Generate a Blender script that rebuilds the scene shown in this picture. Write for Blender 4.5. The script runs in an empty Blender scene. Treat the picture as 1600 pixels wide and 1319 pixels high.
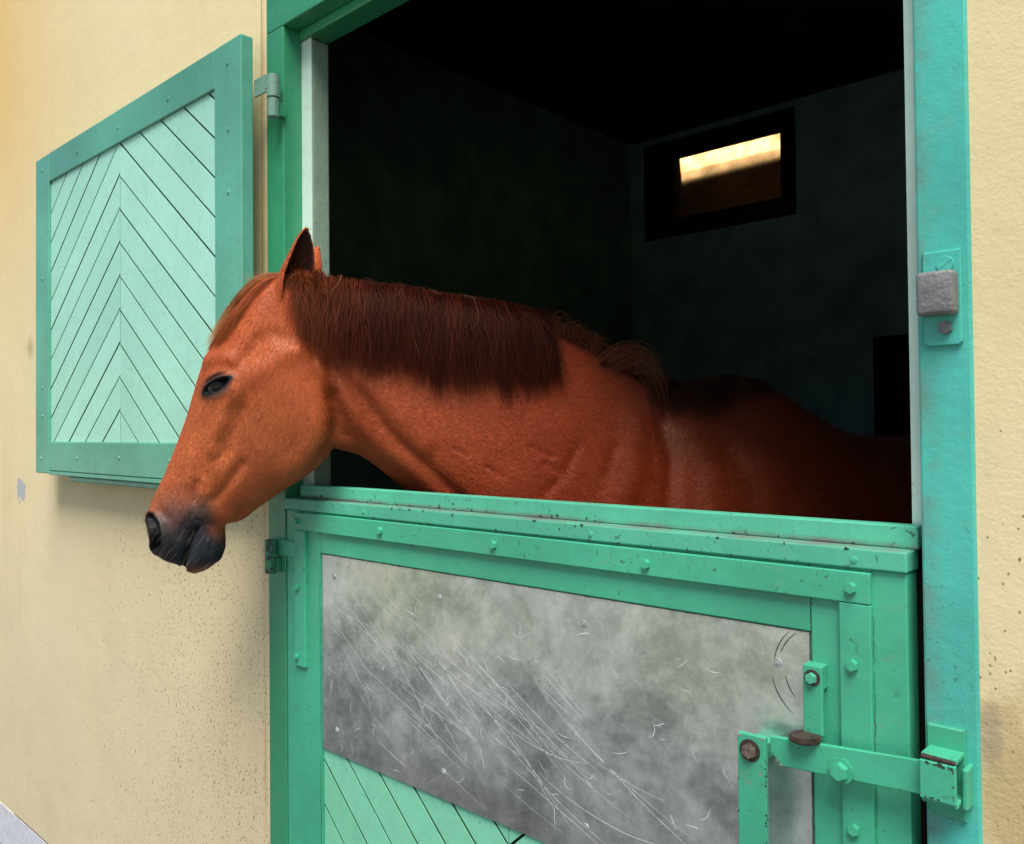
import bpy, bmesh, math, random
import numpy as np
from mathutils import Vector, Matrix
from mathutils.bvhtree import BVHTree

random.seed(7)
rng = np.random.default_rng(7)
S = bpy.context.scene
COL = S.collection

# ------------------------------------------------------------------ camera
CAM = Vector((0.0, -1.0, 1.33))
YAW, PITCH, ROLL = [math.radians(v) for v in (47.361, 0.986, -0.5367)]
ax = Vector((-math.cos(YAW) * math.cos(PITCH), math.sin(YAW) * math.cos(PITCH), math.sin(PITCH)))
rt = ax.cross(Vector((0, 0, 1))).normalized()
up = rt.cross(ax)
r2 = rt * math.cos(ROLL) + up * math.sin(ROLL)
u2 = up * math.cos(ROLL) - rt * math.sin(ROLL)
cam = bpy.data.cameras.new('camera')
cam.sensor_width = 36
cam.lens = 1320 / 1600 * 36
cam.shift_y = -12.77 / 1600
cam.clip_start = 0.05
cam.clip_end = 500
co = bpy.data.objects.new('camera', cam)
COL.objects.link(co)
co.matrix_world = Matrix(((r2.x, u2.x, -ax.x, CAM.x), (r2.y, u2.y, -ax.y, CAM.y), (r2.z, u2.z, -ax.z, CAM.z), (0, 0, 0, 1)))
S.camera = co

# ------------------------------------------------------------------ sky, sun, exposure
SUN_DIR = Vector((0.324, -0.360, 0.875)).normalized()      # towards the sun: high in front of the wall
W = bpy.data.worlds.new('World')
S.world = W
W.use_nodes = True
wn = W.node_tree
bg = wn.nodes['Background']
sky = wn.nodes.new('ShaderNodeTexSky')
sky.sky_type = 'NISHITA'
sky.sun_disc = False
sky.sun_elevation = math.asin(SUN_DIR.z)
sky.sun_rotation = math.atan2(SUN_DIR.x, SUN_DIR.y)
sky.dust_density = 2.0
wn.links.new(sky.outputs[0], bg.inputs[0])
bg.inputs[1].default_value = 0.080
sl = bpy.data.lights.new('sun', 'SUN')
sl.energy = 3.7
sl.angle = math.radians(32)
sl.color = (1.0, 0.95, 0.86)
so = bpy.data.objects.new('sun', sl)
COL.objects.link(so)
so.rotation_euler = SUN_DIR.to_track_quat('Z', 'Y').to_euler()
so.location = (-3, -6, 5)
S.view_settings.view_transform = 'Standard'
S.view_settings.look = 'None'
S.view_settings.exposure = 0.55
S.view_settings.gamma = 1.0
S.view_settings.use_curve_mapping = False
S.render.engine = 'CYCLES'
S.cycles.max_bounces = 8
S.cycles.transparent_max_bounces = 8

# ------------------------------------------------------------------ node helpers
class NT:
    def __init__(self, name):
        self.m = bpy.data.materials.new(name)
        self.m.use_nodes = True
        self.t = self.m.node_tree
        self.bsdf = self.t.nodes['Principled BSDF']
        self._o = None
    def n(self, typ, **kw):
        nd = self.t.nodes.new('ShaderNode' + typ)
        for k, v in kw.items():
            setattr(nd, k, v)
        return nd
    def set(self, sock, v):
        if isinstance(v, bpy.types.NodeSocket):
            self.t.links.new(v, sock)
        else:
            sock.default_value = v
    def obj(self):
        if self._o is None:
            self._o = self.n('TexCoord').outputs['Object']
        return self._o
    def world(self):
        return self.n('NewGeometry').outputs['Position']
    def map(self, vec, scale=(1, 1, 1), rot=(0, 0, 0), loc=(0, 0, 0)):
        m = self.n('Mapping')
        self.set(m.inputs[0], vec)
        m.inputs[1].default_value = loc
        m.inputs[2].default_value = rot
        m.inputs[3].default_value = scale
        return m.outputs[0]
    def noise(self, vec, scale=5, detail=3, rough=0.5, dist=0.0, color=False):
        t = self.n('TexNoise')
        self.set(t.inputs['Vector'], vec)
        t.inputs['Scale'].default_value = scale
        t.inputs['Detail'].default_value = detail
        t.inputs['Roughness'].default_value = rough
        t.inputs['Distortion'].default_value = dist
        return t.outputs['Color' if color else 'Fac']
    def voro(self, vec, scale=5, feature='F1', rnd=1.0, out='Distance'):
        t = self.n('TexVoronoi', feature=feature)
        self.set(t.inputs['Vector'], vec)
        t.inputs['Scale'].default_value = scale
        t.inputs['Randomness'].default_value = rnd
        return t.outputs[out]
    def mr(self, v, a, b, c=0.0, d=1.0, smooth=False):
        t = self.n('MapRange')
        if smooth:
            t.interpolation_type = 'SMOOTHSTEP'
        self.set(t.inputs[0], v)
        for i, x in enumerate((a, b, c, d)):
            t.inputs[i + 1].default_value = x
        return t.outputs[0]
    def math(self, op, a, b=0.0, c=0.0):
        t = self.n('Math', operation=op)
        self.set(t.inputs[0], a)
        self.set(t.inputs[1], b)
        self.set(t.inputs[2], c)
        return t.outputs[0]
    def mix(self, f, a, b, mode='MIX'):
        t = self.n('Mix', data_type='RGBA', blend_type=mode)
        self.set(t.inputs[0], f)
        for i, v in ((6, a), (7, b)):
            if isinstance(v, tuple) and len(v) == 3:
                v = v + (1,)
            self.set(t.inputs[i], v)
        return t.outputs[2]
    def ramp(self, f, stops):
        t = self.n('ValToRGB')
        self.set(t.inputs[0], f)
        el = t.color_ramp.elements
        while len(el) < len(stops):
            el.new(0.5)
        for e, (p, c) in zip(el, stops):
            e.position = p
            e.color = c + (1,) if len(c) == 3 else c
        return t.outputs[0]
    def sep(self, v):
        t = self.n('SeparateXYZ')
        self.set(t.inputs[0], v)
        return t.outputs
    def attr(self, name, out='Color'):
        t = self.n('Attribute', attribute_name=name)
        return t.outputs[out]
    def bump(self, h, strength=0.3, dist=0.002, prev=None):
        t = self.n('Bump')
        self.set(t.inputs['Height'], h)
        t.inputs['Strength'].default_value = strength
        t.inputs['Distance'].default_value = dist
        if prev is not None:
            self.set(t.inputs['Normal'], prev)
        return t.outputs[0]
    def out(self, **kw):
        names = dict(color='Base Color', rough='Roughness', metal='Metallic', normal='Normal', spec='Specular IOR Level', coat='Coat Weight',
                     coat_rough='Coat Roughness', emit='Emission Color', emits='Emission Strength', sheen='Sheen Weight', sheen_rough='Sheen Roughness',
                     aniso='Anisotropic', trans='Transmission Weight', ior='IOR', sheen_tint='Sheen Tint', spec_tint='Specular Tint')
        for k, v in kw.items():
            if isinstance(v, tuple) and len(v) == 3:
                v = v + (1,)
            self.set(self.bsdf.inputs[names[k]], v)
        return self.m

def paint(name, color, rough=0.38, dirt=0.25, specks=0.5, bump=0.25, grain=(1, 1, 1), wear=(0.25, 0.26, 0.24), var=0.16, streak=0.18, ledge=None, edge=None):
    k = NT(name)
    p = k.world()
    big = k.noise(p, 2.6, 4, 0.55)
    c = k.mix(k.mr(big, 0.35, 0.65, 0, 1), tuple(x * (1 - var) for x in color), tuple(min(1, x * (1 + var)) for x in color))
    mid = k.noise(p, 17, 4, 0.6)
    c = k.mix(k.mr(mid, 0.55, 0.78, 0, dirt), c, tuple(0.62 * x + 0.12 * 0.38 for x in color))
    rnd = k.n('ObjectInfo').outputs['Random']
    c = k.mix(1.0, c, k.ramp(rnd, [(0.0, (0.90, 0.92, 0.91)), (1.0, (1.06, 1.04, 1.05))]), 'MULTIPLY')
    mo = k.noise(p, 48, 5, 0.7)
    c = k.mix(k.mr(mo, 0.48, 0.74, 0, 0.22), c, tuple(0.55 * x for x in color))
    # dirty smears and rubbed places
    sm = k.noise(k.map(p, (5, 5, 9)), 3.0, 5, 0.65, 0.6)
    c = k.mix(k.mr(sm, 0.60, 0.78, 0, dirt * 1.6), c, wear)
    if streak > 0:
        st = k.noise(k.map(p, (60, 60, 2.5)), 1.0, 3, 0.5)
        c = k.mix(k.mr(st, 0.55, 0.8, 0, streak), c, tuple(0.6 * x for x in color))
    # small splashes and chips
    wob = k.mix(0.03, p, k.noise(p, 70, 2, 0.6, color=True), 'ADD')
    v = k.voro(k.map(wob, (1, 1, 0.7)), 95, 'F1', 1.0)
    cid = k.sep(k.voro(k.map(wob, (1, 1, 0.7)), 95, 'F1', 1.0, 'Color'))[0]
    gate = k.noise(p, 9, 3, 0.6)
    spot = k.math('MULTIPLY', k.math('LESS_THAN', v, k.math('MULTIPLY', cid, 0.26)), k.mr(gate, 0.44, 0.62, 0, specks))
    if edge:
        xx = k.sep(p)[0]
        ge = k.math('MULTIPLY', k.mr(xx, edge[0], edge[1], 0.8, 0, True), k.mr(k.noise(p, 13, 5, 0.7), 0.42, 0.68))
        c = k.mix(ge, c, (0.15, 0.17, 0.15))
    if ledge:
        zz = k.sep(p)[2]
        gl = k.math('MULTIPLY', k.math('MULTIPLY', k.mr(zz, ledge[0], ledge[1], 0, 1, True), k.mr(zz, 1.1858, 1.1872, 0, 1)), k.mr(k.noise(p, 11, 5, 0.7), 0.30, 0.62))
        c = k.mix(k.math('MULTIPLY', gl, 0.85), c, (0.17, 0.155, 0.145))
    c = k.mix(spot, c, (0.03, 0.035, 0.03))
    fine = k.noise(k.map(p, grain), 140, 3, 0.6)
    und = k.noise(k.map(p, grain), 28, 3, 0.55)
    nrm = k.bump(k.math('ADD', k.math('MULTIPLY', und, 1.2), k.math('MULTIPLY', fine, 0.5)), bump, 0.0022)
    nrm = k.bump(spot, 0.4, 0.0012, nrm)
    r = k.math('ADD', k.mr(mid, 0.3, 0.7, rough - 0.06, rough + 0.10), k.math('MULTIPLY', spot, 0.3))
    return k.out(color=c, rough=r, normal=nrm, spec=0.5)

def mat_plaster():
    k = NT('cream_plaster')
    p = k.world()
    x, y, z = k.sep(p)
    base = (0.74, 0.565, 0.315)
    c = k.mix(k.mr(k.noise(p, 0.9, 4, 0.55), 0.3, 0.7), (0.71, 0.59, 0.335), (0.755, 0.645, 0.405))
    c = k.mix(k.mr(k.noise(p, 5, 5, 0.6), 0.5, 0.8, 0, 0.25), c, (0.58, 0.45, 0.26))
    # lower part of the wall washed paler and greyer by splash water
    low = k.math('MULTIPLY', k.mr(z, 1.5, 0.1, 0, 0.55, True), k.mr(k.noise(p, 2.5, 4), 0.25, 0.6, 0.5, 1))
    c = k.mix(low, c, (0.585, 0.52, 0.375))
    # yellower tone high up at the far left
    yl = k.math('MULTIPLY', k.mr(x, -2.4, -4.0, 0, 1, True), k.mr(z, 1.6, 2.6, 0, 0.9, True))
    c = k.mix(yl, c, (0.66, 0.41, 0.115))
    # splashed mud specks: dense beside the door post and low down
    near = k.math('MULTIPLY', k.mr(x, -2.9, -1.75, 0.12, 1.0, True), k.mr(z, 1.75, 0.95, 0.10, 1.0, True))
    near = k.math('MULTIPLY', near, k.mr(x, -1.0, -0.5, 1.0, 0.32))
    sp = 0
    for sc, th, strg, wm in ((110, 0.22, 0.85, (1, 1, .6)), (55, 0.12, 0.95, (1, 1, .42)), (210, 0.30, 0.75, (1, 1, .75))):
        v = k.voro(k.map(p, wm), sc, 'F1', 1.0)
        cid = k.sep(k.voro(k.map(p, wm), sc, 'F1', 1.0, 'Color'))[0]
        g = k.math('MULTIPLY', k.mr(v, th * 0.6, th, 1, 0), k.math('GREATER_THAN', k.math('MULTIPLY', near, k.mr(k.noise(p, 6, 3), 0.3, 0.6, 0.35, 1.1)), k.mr(cid, 0, 1, 0.14, 1.35)))
        g = k.math('MULTIPLY', g, strg)
        sp = g if sp == 0 else k.math('MAXIMUM', sp, g)
    # rain runs and splash dirt towards the ground
    ru = k.math('MULTIPLY', k.mr(k.noise(k.map(p, (22, 22, 1.3)), 1.0, 5, 0.65), 0.50, 0.78), k.mr(k.noise(p, 1.6, 3), 0.4, 0.65))
    c = k.mix(k.math('MULTIPLY', ru, 0.22), c, (0.40, 0.33, 0.20))
    # a few single marks on the right hand wall
    v = k.voro(k.map(p, (1, 1, .8)), 20, 'F1', 1.0)
    cid = k.sep(k.voro(k.map(p, (1, 1, .8)), 20, 'F1', 1.0, 'Color'))[1]
    few = k.math('MULTIPLY', k.mr(v, 0.02, 0.045, 0.6, 0), k.math('GREATER_THAN', cid, 0.86))
    sp = k.math('MAXIMUM', sp, few)
    c = k.mix(sp, c, (0.10, 0.07, 0.035))
    # chipped patch showing bluish grey render
    def blob(cx, cz, rx, rz, nz=0.6):
        d = k.math('SQRT', k.math('ADD', k.math('POWER', k.math('DIVIDE', k.math('SUBTRACT', x, cx), rx), 2), k.math('POWER', k.math('DIVIDE', k.math('SUBTRACT', z, cz), rz), 2)))
        return k.math('ADD', d, k.math('MULTIPLY', k.math('SUBTRACT', k.noise(p, 26, 4, 0.65), 0.5), nz * 4))
    chip = k.mr(blob(-3.23, 1.135, 0.055, 0.045), 0.75, 0.95, 0.85, 0)
    c = k.mix(chip, c, (0.36, 0.40, 0.47))
    smear = k.mr(blob(-3.14, 1.62, 0.03, 0.035), 0.4, 1.5, 0.4, 0)
    c = k.mix(smear, c, (0.2, 0.15, 0.08))
    # worn ochre place beside the latch, rough
    worn = k.mr(blob(-0.215, 0.955, 0.05, 0.10, 0.35), 0.35, 1.5, 1, 0, True)
    c = k.mix(k.math('MULTIPLY', worn, 0.75), c, (0.46, 0.33, 0.15))
    stain = k.mr(blob(-0.238, 1.0, 0.010, 0.035, 0.3), 0.4, 1.6, 0.45, 0, True)
    c = k.mix(stain, c, (0.25, 0.21, 0.16))
    # hairline crack beside the left post
    cr = k.math('ABSOLUTE', k.math('ADD', k.math('SUBTRACT', x, -1.668), k.math('MULTIPLY', k.math('SUBTRACT', k.noise(k.map(p, (0, 0, 1)), 9, 4, 0.6), 0.5), 0.010)))
    crack = k.math('MULTIPLY', k.mr(cr, 0.0006, 0.0016, 0.85, 0), k.mr(z, 1.3, 1.5, 0, 1))
    c = k.mix(crack, c, (0.16, 0.09, 0.03))
    streak = k.mr(k.math('ABSOLUTE', k.math('SUBTRACT', x, -1.664)), 0.0, 0.012, 0.5, 0, True)
    c = k.mix(k.math('MULTIPLY', streak, k.mr(k.noise(k.map(p, (30, 30, 4)), 1, 4), 0.35, 0.65)), c, (0.42, 0.22, 0.06))
    rough_r = k.mr(x, -0.4, -0.2, 0, 1)
    h = k.math('ADD', k.math('MULTIPLY', k.noise(p, 60, 4, 0.6), 0.9), k.math('MULTIPLY', k.noise(p, 210, 3, 0.6), 0.7))
    h2 = k.math('MULTIPLY', k.noise(p, 120, 5, 0.7), k.math('ADD', k.math('MULTIPLY', rough_r, 0.4), k.math('MULTIPLY', worn, 3.5)))
    nrm = k.bump(k.math('ADD', h, h2), 0.22, 0.003)
    nrm = k.bump(k.noise(p, 7, 4), 0.22, 0.012, nrm)
    nrm = k.bump(k.math('ADD', chip, k.math('ADD', crack, k.math('MULTIPLY', sp, -0.4))), -0.5, 0.003, nrm)
    return k.out(color=c, rough=0.86, normal=nrm, spec=0.3)

def mat_sheet():
    k = NT('scuffed_aluminium')
    p = k.world()
    x, y, z = k.sep(p)
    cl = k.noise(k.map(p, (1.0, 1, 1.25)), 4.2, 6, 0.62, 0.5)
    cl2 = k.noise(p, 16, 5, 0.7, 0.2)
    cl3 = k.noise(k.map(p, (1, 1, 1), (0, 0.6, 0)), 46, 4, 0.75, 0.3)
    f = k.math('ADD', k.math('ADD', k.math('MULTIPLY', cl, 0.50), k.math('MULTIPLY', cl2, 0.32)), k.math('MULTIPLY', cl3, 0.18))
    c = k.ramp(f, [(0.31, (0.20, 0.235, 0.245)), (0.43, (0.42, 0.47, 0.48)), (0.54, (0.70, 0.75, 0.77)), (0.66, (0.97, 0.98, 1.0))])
    ol = k.math('MULTIPLY', k.mr(z, 0.83, 1.04, 0, 0.85, True), k.mr(k.noise(p, 3.0, 3), 0.35, 0.65))  # olive reflection of far ground painted into the upper sheet
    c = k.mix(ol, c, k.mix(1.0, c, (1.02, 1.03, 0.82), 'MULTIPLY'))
    vi = k.math('MULTIPLY', k.mr(z, 0.80, 0.70, 0, 0.5, True), k.mr(k.noise(p, 3.5, 3), 0.3, 0.6))  # darker reflection of near ground painted along the bottom
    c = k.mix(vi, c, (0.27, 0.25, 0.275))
    # short scuffs and fine scratches from hooves and teeth
    sc = 0
    for rot, sx, sz, wd in ((0.52, 2.2, 70, 0.010), (0.40, 3.5, 110, 0.010), (1.05, 5, 60, 0.007), (-0.4, 6, 80, 0.007)):
        q = k.map(k.map(p, (1, 0, 1), (0, rot, 0)), (sx, 1, sz))
        nn = k.noise(q, 1.0, 2, 0.5, 0.25)
        ln = k.mr(k.math('ABSOLUTE', k.math('SUBTRACT', nn, 0.5)), wd * 0.4, wd, 1, 0)
        ln = k.math('MULTIPLY', ln, k.mr(k.noise(k.map(p, loc=(rot * 9, 0, 0)), 5.5, 3), 0.55, 0.70, 0, 0.45))
        sc = ln if sc == 0 else k.math('MAXIMUM', sc, ln)
    dots = k.math('MULTIPLY', k.mr(k.voro(p, 95), 0.10, 0.2, 0.7, 0), k.mr(k.noise(p, 8, 3), 0.55, 0.68))
    sc = k.math('MAXIMUM', sc, dots)
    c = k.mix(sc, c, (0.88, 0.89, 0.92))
    dk = k.math('MULTIPLY', k.mr(k.voro(k.map(p, loc=(3, 0, 3)), 60), 0.06, 0.11, 0.8, 0), k.mr(k.noise(p, 5, 2), 0.55, 0.68))
    c = k.mix(dk, c, (0.03, 0.03, 0.03))
    r = k.math('ADD', k.mr(cl2, 0.3, 0.7, 0.25, 0.42), k.math('MULTIPLY', sc, 0.1))
    nrm = k.bump(k.noise(p, 5, 2), 0.25, 0.01)
    nrm = k.bump(k.noise(p, 300, 2), 0.06, 0.001, nrm)
    return k.out(color=c, rough=r, metal=0.82, normal=nrm)

def mat_simple(name, color, rough=0.6, metal=0.0, nscale=30, nvar=0.25, bump=0.3, bdist=0.002, spec=0.5):
    k = NT(name)
    p = k.world()
    nz = k.noise(p, nscale, 4, 0.6)
    c = k.mix(k.mr(nz, 0.3, 0.7), tuple(x * (1 - nvar) for x in color), tuple(min(1, x * (1 + nvar)) for x in color))
    return k.out(color=c, rough=k.mr(nz, 0.3, 0.7, max(0, rough - .08), min(1, rough + .08)), metal=metal, normal=k.bump(k.noise(p, nscale * 3, 4), bump, bdist), spec=spec)

def mat_grime_metal(name, color):
    k = NT(name)
    p = k.world()
    nz = k.noise(p, 60, 5, 0.7)
    c = k.mix(k.mr(nz, 0.42, 0.56), (0.022, 0.018, 0.015), color)
    return k.out(color=c, rough=0.5, normal=k.bump(nz, 0.6, 0.002), spec=0.5)

M = {}
M['plaster'] = mat_plaster()
M['green'] = paint('green_gloss_paint', (0.040, 0.28, 0.145), 0.30, 0.18, 0.25, 0.16)
M['green_shutter'] = paint('aged_green_paint', (0.098, 0.36, 0.255), 0.26, 0.14, 0.25, 0.14)
M['green_door'] = paint('door_green_paint', (0.057, 0.415, 0.252), 0.36, 0.30, 0.55, 0.24)
M['green_rail'] = paint('worn_green_paint', (0.085, 0.46, 0.305), 0.42, 0.32, 0.9, 0.30, wear=(0.14, 0.26, 0.20), ledge=(1.1965, 1.1895))
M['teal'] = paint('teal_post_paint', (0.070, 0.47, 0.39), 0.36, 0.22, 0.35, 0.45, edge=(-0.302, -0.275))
M['mint'] = paint('pale_mint_paint', (0.375, 0.74, 0.595), 0.27, 0.10, 0.35, 0.12, var=0.05)
M['mint_door'] = paint('mint_door_paint', (0.21, 0.62, 0.42), 0.36, 0.16, 0.5, 0.16, var=0.06)
M['white'] = paint('chipped_white_paint', (0.62, 0.82, 0.72), 0.4, 0.2, 0.9, 0.3, wear=(0.4, 0.42, 0.4))
M['greywhite'] = paint('grey_green_reveal', (0.24, 0.36, 0.27), 0.55, 0.3, 0.5, 0.5)
M['hinge'] = paint('hinge_paint', (0.15, 0.29, 0.23), 0.45, 0.4, 1.0, 0.5)
M['grime_hinge'] = mat_grime_metal('grimy_hinge', (0.06, 0.30, 0.17))
M['rust'] = mat_simple('rusted_steel', (0.055, 0.035, 0.028), 0.6, 0.3, 90, 0.6, 0.7, 0.002)
M['rusty_bolt'] = mat_simple('rusty_bolt_head', (0.15, 0.12, 0.10), 0.55, 0.3, 150, 0.6, 0.7, 0.001)
M['cast'] = mat_simple('weathered_zinc', (0.17, 0.175, 0.18), 0.6, 0.15, 60, 0.25, 0.6, 0.0025)
M['steel'] = mat_simple('dull_steel', (0.45, 0.46, 0.47), 0.4, 0.9, 60, 0.3, 0.3)
M['screw'] = mat_simple('dull_screw', (0.34, 0.35, 0.36), 0.62, 0.25, 60, 0.3, 0.3)
M['sheet'] = mat_sheet()
M['scratch'] = mat_simple('bright_scratch', (0.85, 0.87, 0.9), 0.45, 0.3, 60, 0.15, 0.1)
M['scoring'] = mat_simple('dark_scoring', (0.06, 0.06, 0.06), 0.5, 0.6, 60, 0.3, 0.1)
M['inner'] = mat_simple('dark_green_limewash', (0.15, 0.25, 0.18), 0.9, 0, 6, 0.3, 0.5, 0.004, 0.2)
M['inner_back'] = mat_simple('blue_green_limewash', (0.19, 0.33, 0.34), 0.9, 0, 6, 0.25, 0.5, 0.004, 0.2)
M['blackwood'] = mat_simple('gap_shade_black', (0.012, 0.011, 0.010), 0.8, 0, 14, 0.4, 0.5, 0.003, 0.2)
M['ceil'] = mat_simple('dark_boards', (0.018, 0.017, 0.015), 0.9, 0, 14, 0.4, 0.5, 0.003, 0.2)  # near-black ceiling boards
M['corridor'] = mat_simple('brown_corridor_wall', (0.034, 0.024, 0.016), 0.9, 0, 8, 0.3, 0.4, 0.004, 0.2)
M['straw_floor'] = mat_simple('straw_bedding', (0.16, 0.11, 0.045), 0.9, 0, 30, 0.5, 0.9, 0.02, 0.2)
M['concrete'] = mat_simple('pale_concrete', (0.40, 0.41, 0.43), 0.85, 0, 4, 0.15, 0.5, 0.004, 0.3)
M['asphalt'] = mat_simple('dark_asphalt', (0.06, 0.06, 0.062), 0.9, 0, 40, 0.3, 0.6, 0.004, 0.3)
M['gravel'] = mat_simple('pale_gravel', (0.46, 0.45, 0.38), 0.95, 0, 12, 0.25, 0.8, 0.01, 0.2)
M['groove'] = mat_simple('dark_groove_paint', (0.035, 0.12, 0.07), 0.8, 0, 30, 0.3, 0.3)
M['plinth'] = mat_simple('bluish_grey_plinth', (0.60, 0.61, 0.66), 0.85, 0, 30, 0.12, 0.4, 0.003, 0.3)
M['lawn'] = mat_simple('short_grass', (0.085, 0.12, 0.04), 0.95, 0, 3, 0.35, 0.9, 0.03, 0.1)
M['eave'] = mat_simple('pine_boards', (0.42, 0.27, 0.12), 0.7, 0, 9, 0.25, 0.3, 0.003)

# ------------------------------------------------------------------ mesh helpers
class MB:
    def __init__(self):
        self.bm = bmesh.new()
    def box(self, x0, x1, y0, y1, z0, z1, bev=0.0, seg=2, rot=None, pivot=None):
        vs = bmesh.ops.create_cube(self.bm, size=1.0)['verts']
        for v in vs:
            v.co = Vector(((x0 + x1) / 2 + v.co.x * (x1 - x0), (y0 + y1) / 2 + v.co.y * (y1 - y0), (z0 + z1) / 2 + v.co.z * (z1 - z0)))
        if rot is not None:
            bmesh.ops.rotate(self.bm, verts=vs, cent=pivot or Vector(((x0 + x1) / 2, (y0 + y1) / 2, (z0 + z1) / 2)), matrix=rot)
        if bev > 0:
            es = list({e for v in vs for e in v.link_edges})
            bmesh.ops.bevel(self.bm, geom=es, offset=bev, segments=seg, affect='EDGES', profile=0.5)
        return self
    def prism(self, pts, y0, y1, bev=0.0):
        """polygon pts (x, z) extruded from y0 (front) to y1 (back)"""
        a = sum(p[0] * q[1] - q[0] * p[1] for p, q in zip(pts, pts[1:] + pts[:1]))
        if a < 0:
            pts = pts[::-1]
        f = [self.bm.verts.new((p[0], y0, p[1])) for p in pts]
        b = [self.bm.verts.new((p[0], y1, p[1])) for p in pts]
        n = len(pts)
        front = self.bm.faces.new(f)
        self.bm.faces.new(b[::-1])
        for i in range(n):
            j = (i + 1) % n
            self.bm.faces.new((f[j], f[i], b[i], b[j]))
        if bev > 0:
            bmesh.ops.bevel(self.bm, geom=list(front.edges), offset=bev, segments=1, affect='EDGES')
        return self
    def cyl(self, p0, p1, r, seg=16, r1=None, bev=0.0):
        p0, p1 = Vector(p0), Vector(p1)
        d = p1 - p0
        mt = Matrix.Translation((p0 + p1) / 2) @ d.to_track_quat('Z', 'Y').to_matrix().to_4x4()
        res = bmesh.ops.create_cone(self.bm, cap_ends=True, segments=seg, radius1=r, radius2=r if r1 is None else r1, depth=d.length, matrix=mt)
        if bev > 0:
            es = [e for e in {e for v in res['verts'] for e in v.link_edges} if any(len(f.verts) > 4 for f in e.link_faces)]
            bmesh.ops.bevel(self.bm, geom=es, offset=bev, segments=2, affect='EDGES')
        return self
    def build(self, name, mat, parent=None, smooth=False, subparent=False):
        bmesh.ops.recalc_face_normals(self.bm, faces=self.bm.faces)
        me = bpy.data.meshes.new(name)
        self.bm.to_mesh(me)
        self.bm.free()
        return link(name, me, mat, parent, smooth)

def link(name, me, mat, parent=None, smooth=False):
    if smooth:
        me.polygons.foreach_set('use_smooth', [True] * len(me.polygons))
    if mat is not None and not me.materials:
        me.materials.append(mat)
    o = bpy.data.objects.new(name, me)
    COL.objects.link(o)
    if parent is not None:
        o.parent = parent
        if parent.type == 'EMPTY':
            o.location = -parent.location
    return o

def thing(name, label, cat, loc, group=None):
    o = bpy.data.objects.new(name, None)
    o.empty_display_size = 0.1
    COL.objects.link(o)
    o.location = loc
    o['label'] = label
    o['kind'] = 'thing'
    o['category'] = cat
    if group:
        o['group'] = group
    return o

def structure(o):
    o['kind'] = 'structure'
    return o

def clip(poly, nx, nz, c):
    """keep the part of convex poly with nx*x + nz*z <= c"""
    out = []
    for i in range(len(poly)):
        a, b = poly[i], poly[(i + 1) % len(poly)]
        da, db = nx * a[0] + nz * a[1] - c, nx * b[0] + nz * b[1] - c
        if da <= 0:
            out.append(a)
        if (da < 0 < db) or (db < 0 < da):
            t = da / (da - db)
            out.append((a[0] + (b[0] - a[0]) * t, a[1] + (b[1] - a[1]) * t))
    return out

def area(poly):
    return abs(sum(p[0] * q[1] - q[0] * p[1] for p, q in zip(poly, poly[1:] + poly[:1]))) / 2

def chevron(parent, x0, x1, z0, z1, slope, pitch, off, y0, y1, mat, gap=0.0044):
    """boards of one half panel: lines z = slope * x + off + k * pitch"""
    rect = [(x0, z0), (x1, z0), (x1, z1), (x0, z1)]
    vals = [z - slope * x for x, z in rect]
    k0 = math.floor((min(vals) - off) / pitch) - 1
    k1 = math.ceil((max(vals) - off) / pitch) + 1
    g = gap / 2 * math.sqrt(1 + slope * slope)
    for k in range(k0, k1):
        lo, hi = off + k * pitch + g, off + (k + 1) * pitch - g
        p = clip(rect, -slope, 1, hi)
        if len(p) > 2:
            p = clip(p, slope, -1, -lo)
        if len(p) > 2 and area(p) > 2e-4:
            dy = random.uniform(-0.0006, 0.0006)
            o = MB().prism(p, y0 + dy, y1, 0.0004).build('plank', mat, parent)
            o.data.materials.append(M['groove'])
            for f in o.data.polygons:
                if abs(f.normal.y) < 0.5:
                    f.material_index = 1

def hexbolt(x, z, y, r, mat, parent, name='bolt', h=0.006, washer=None):
    if washer is not None:
        MB().cyl((x, y + 0.001, z), (x, y - 0.0015, z), r * 1.42, 20, bev=0.0004).build('washer', washer, parent)
        y -= 0.0012
    m = MB().cyl((x, y + 0.001, z), (x, y - h, z), r, 6, bev=r * 0.12)
    return m.build(name, mat, parent)

def screw(x, z, y, r, mat, parent, name='screw'):
    m = MB()
    m.cyl((x, y + 0.001, z), (x, y - 0.0012, z), r, 16, r * 0.85)
    m.cyl((x, y + 0.0005, z), (x, y - 0.0022, z), r * 0.45, 10, r * 0.3)
    return m.build(name, mat, parent)

# ------------------------------------------------------------------ ground
def sheet(name, x0, x1, y0, y1, z, mat, n=1):
    me = bpy.data.meshes.new(name)
    me.from_pydata([(x0, y0, z), (x1, y0, z), (x1, y1, z), (x0, y1, z)], [], [(0, 1, 2, 3)])
    return structure(link(name, me, mat))
sheet('ground', -300, 300, -300, 300, -0.17, M['lawn'])
structure(MB().box(-60, 60, -28.0, -3.602, -0.30, -0.15, 0.01).build('yard', M['gravel']))
structure(MB().box(-60, 60, -3.6, 0.0, -0.30, -0.14, 0.01).build('pavement', M['asphalt']))

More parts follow.
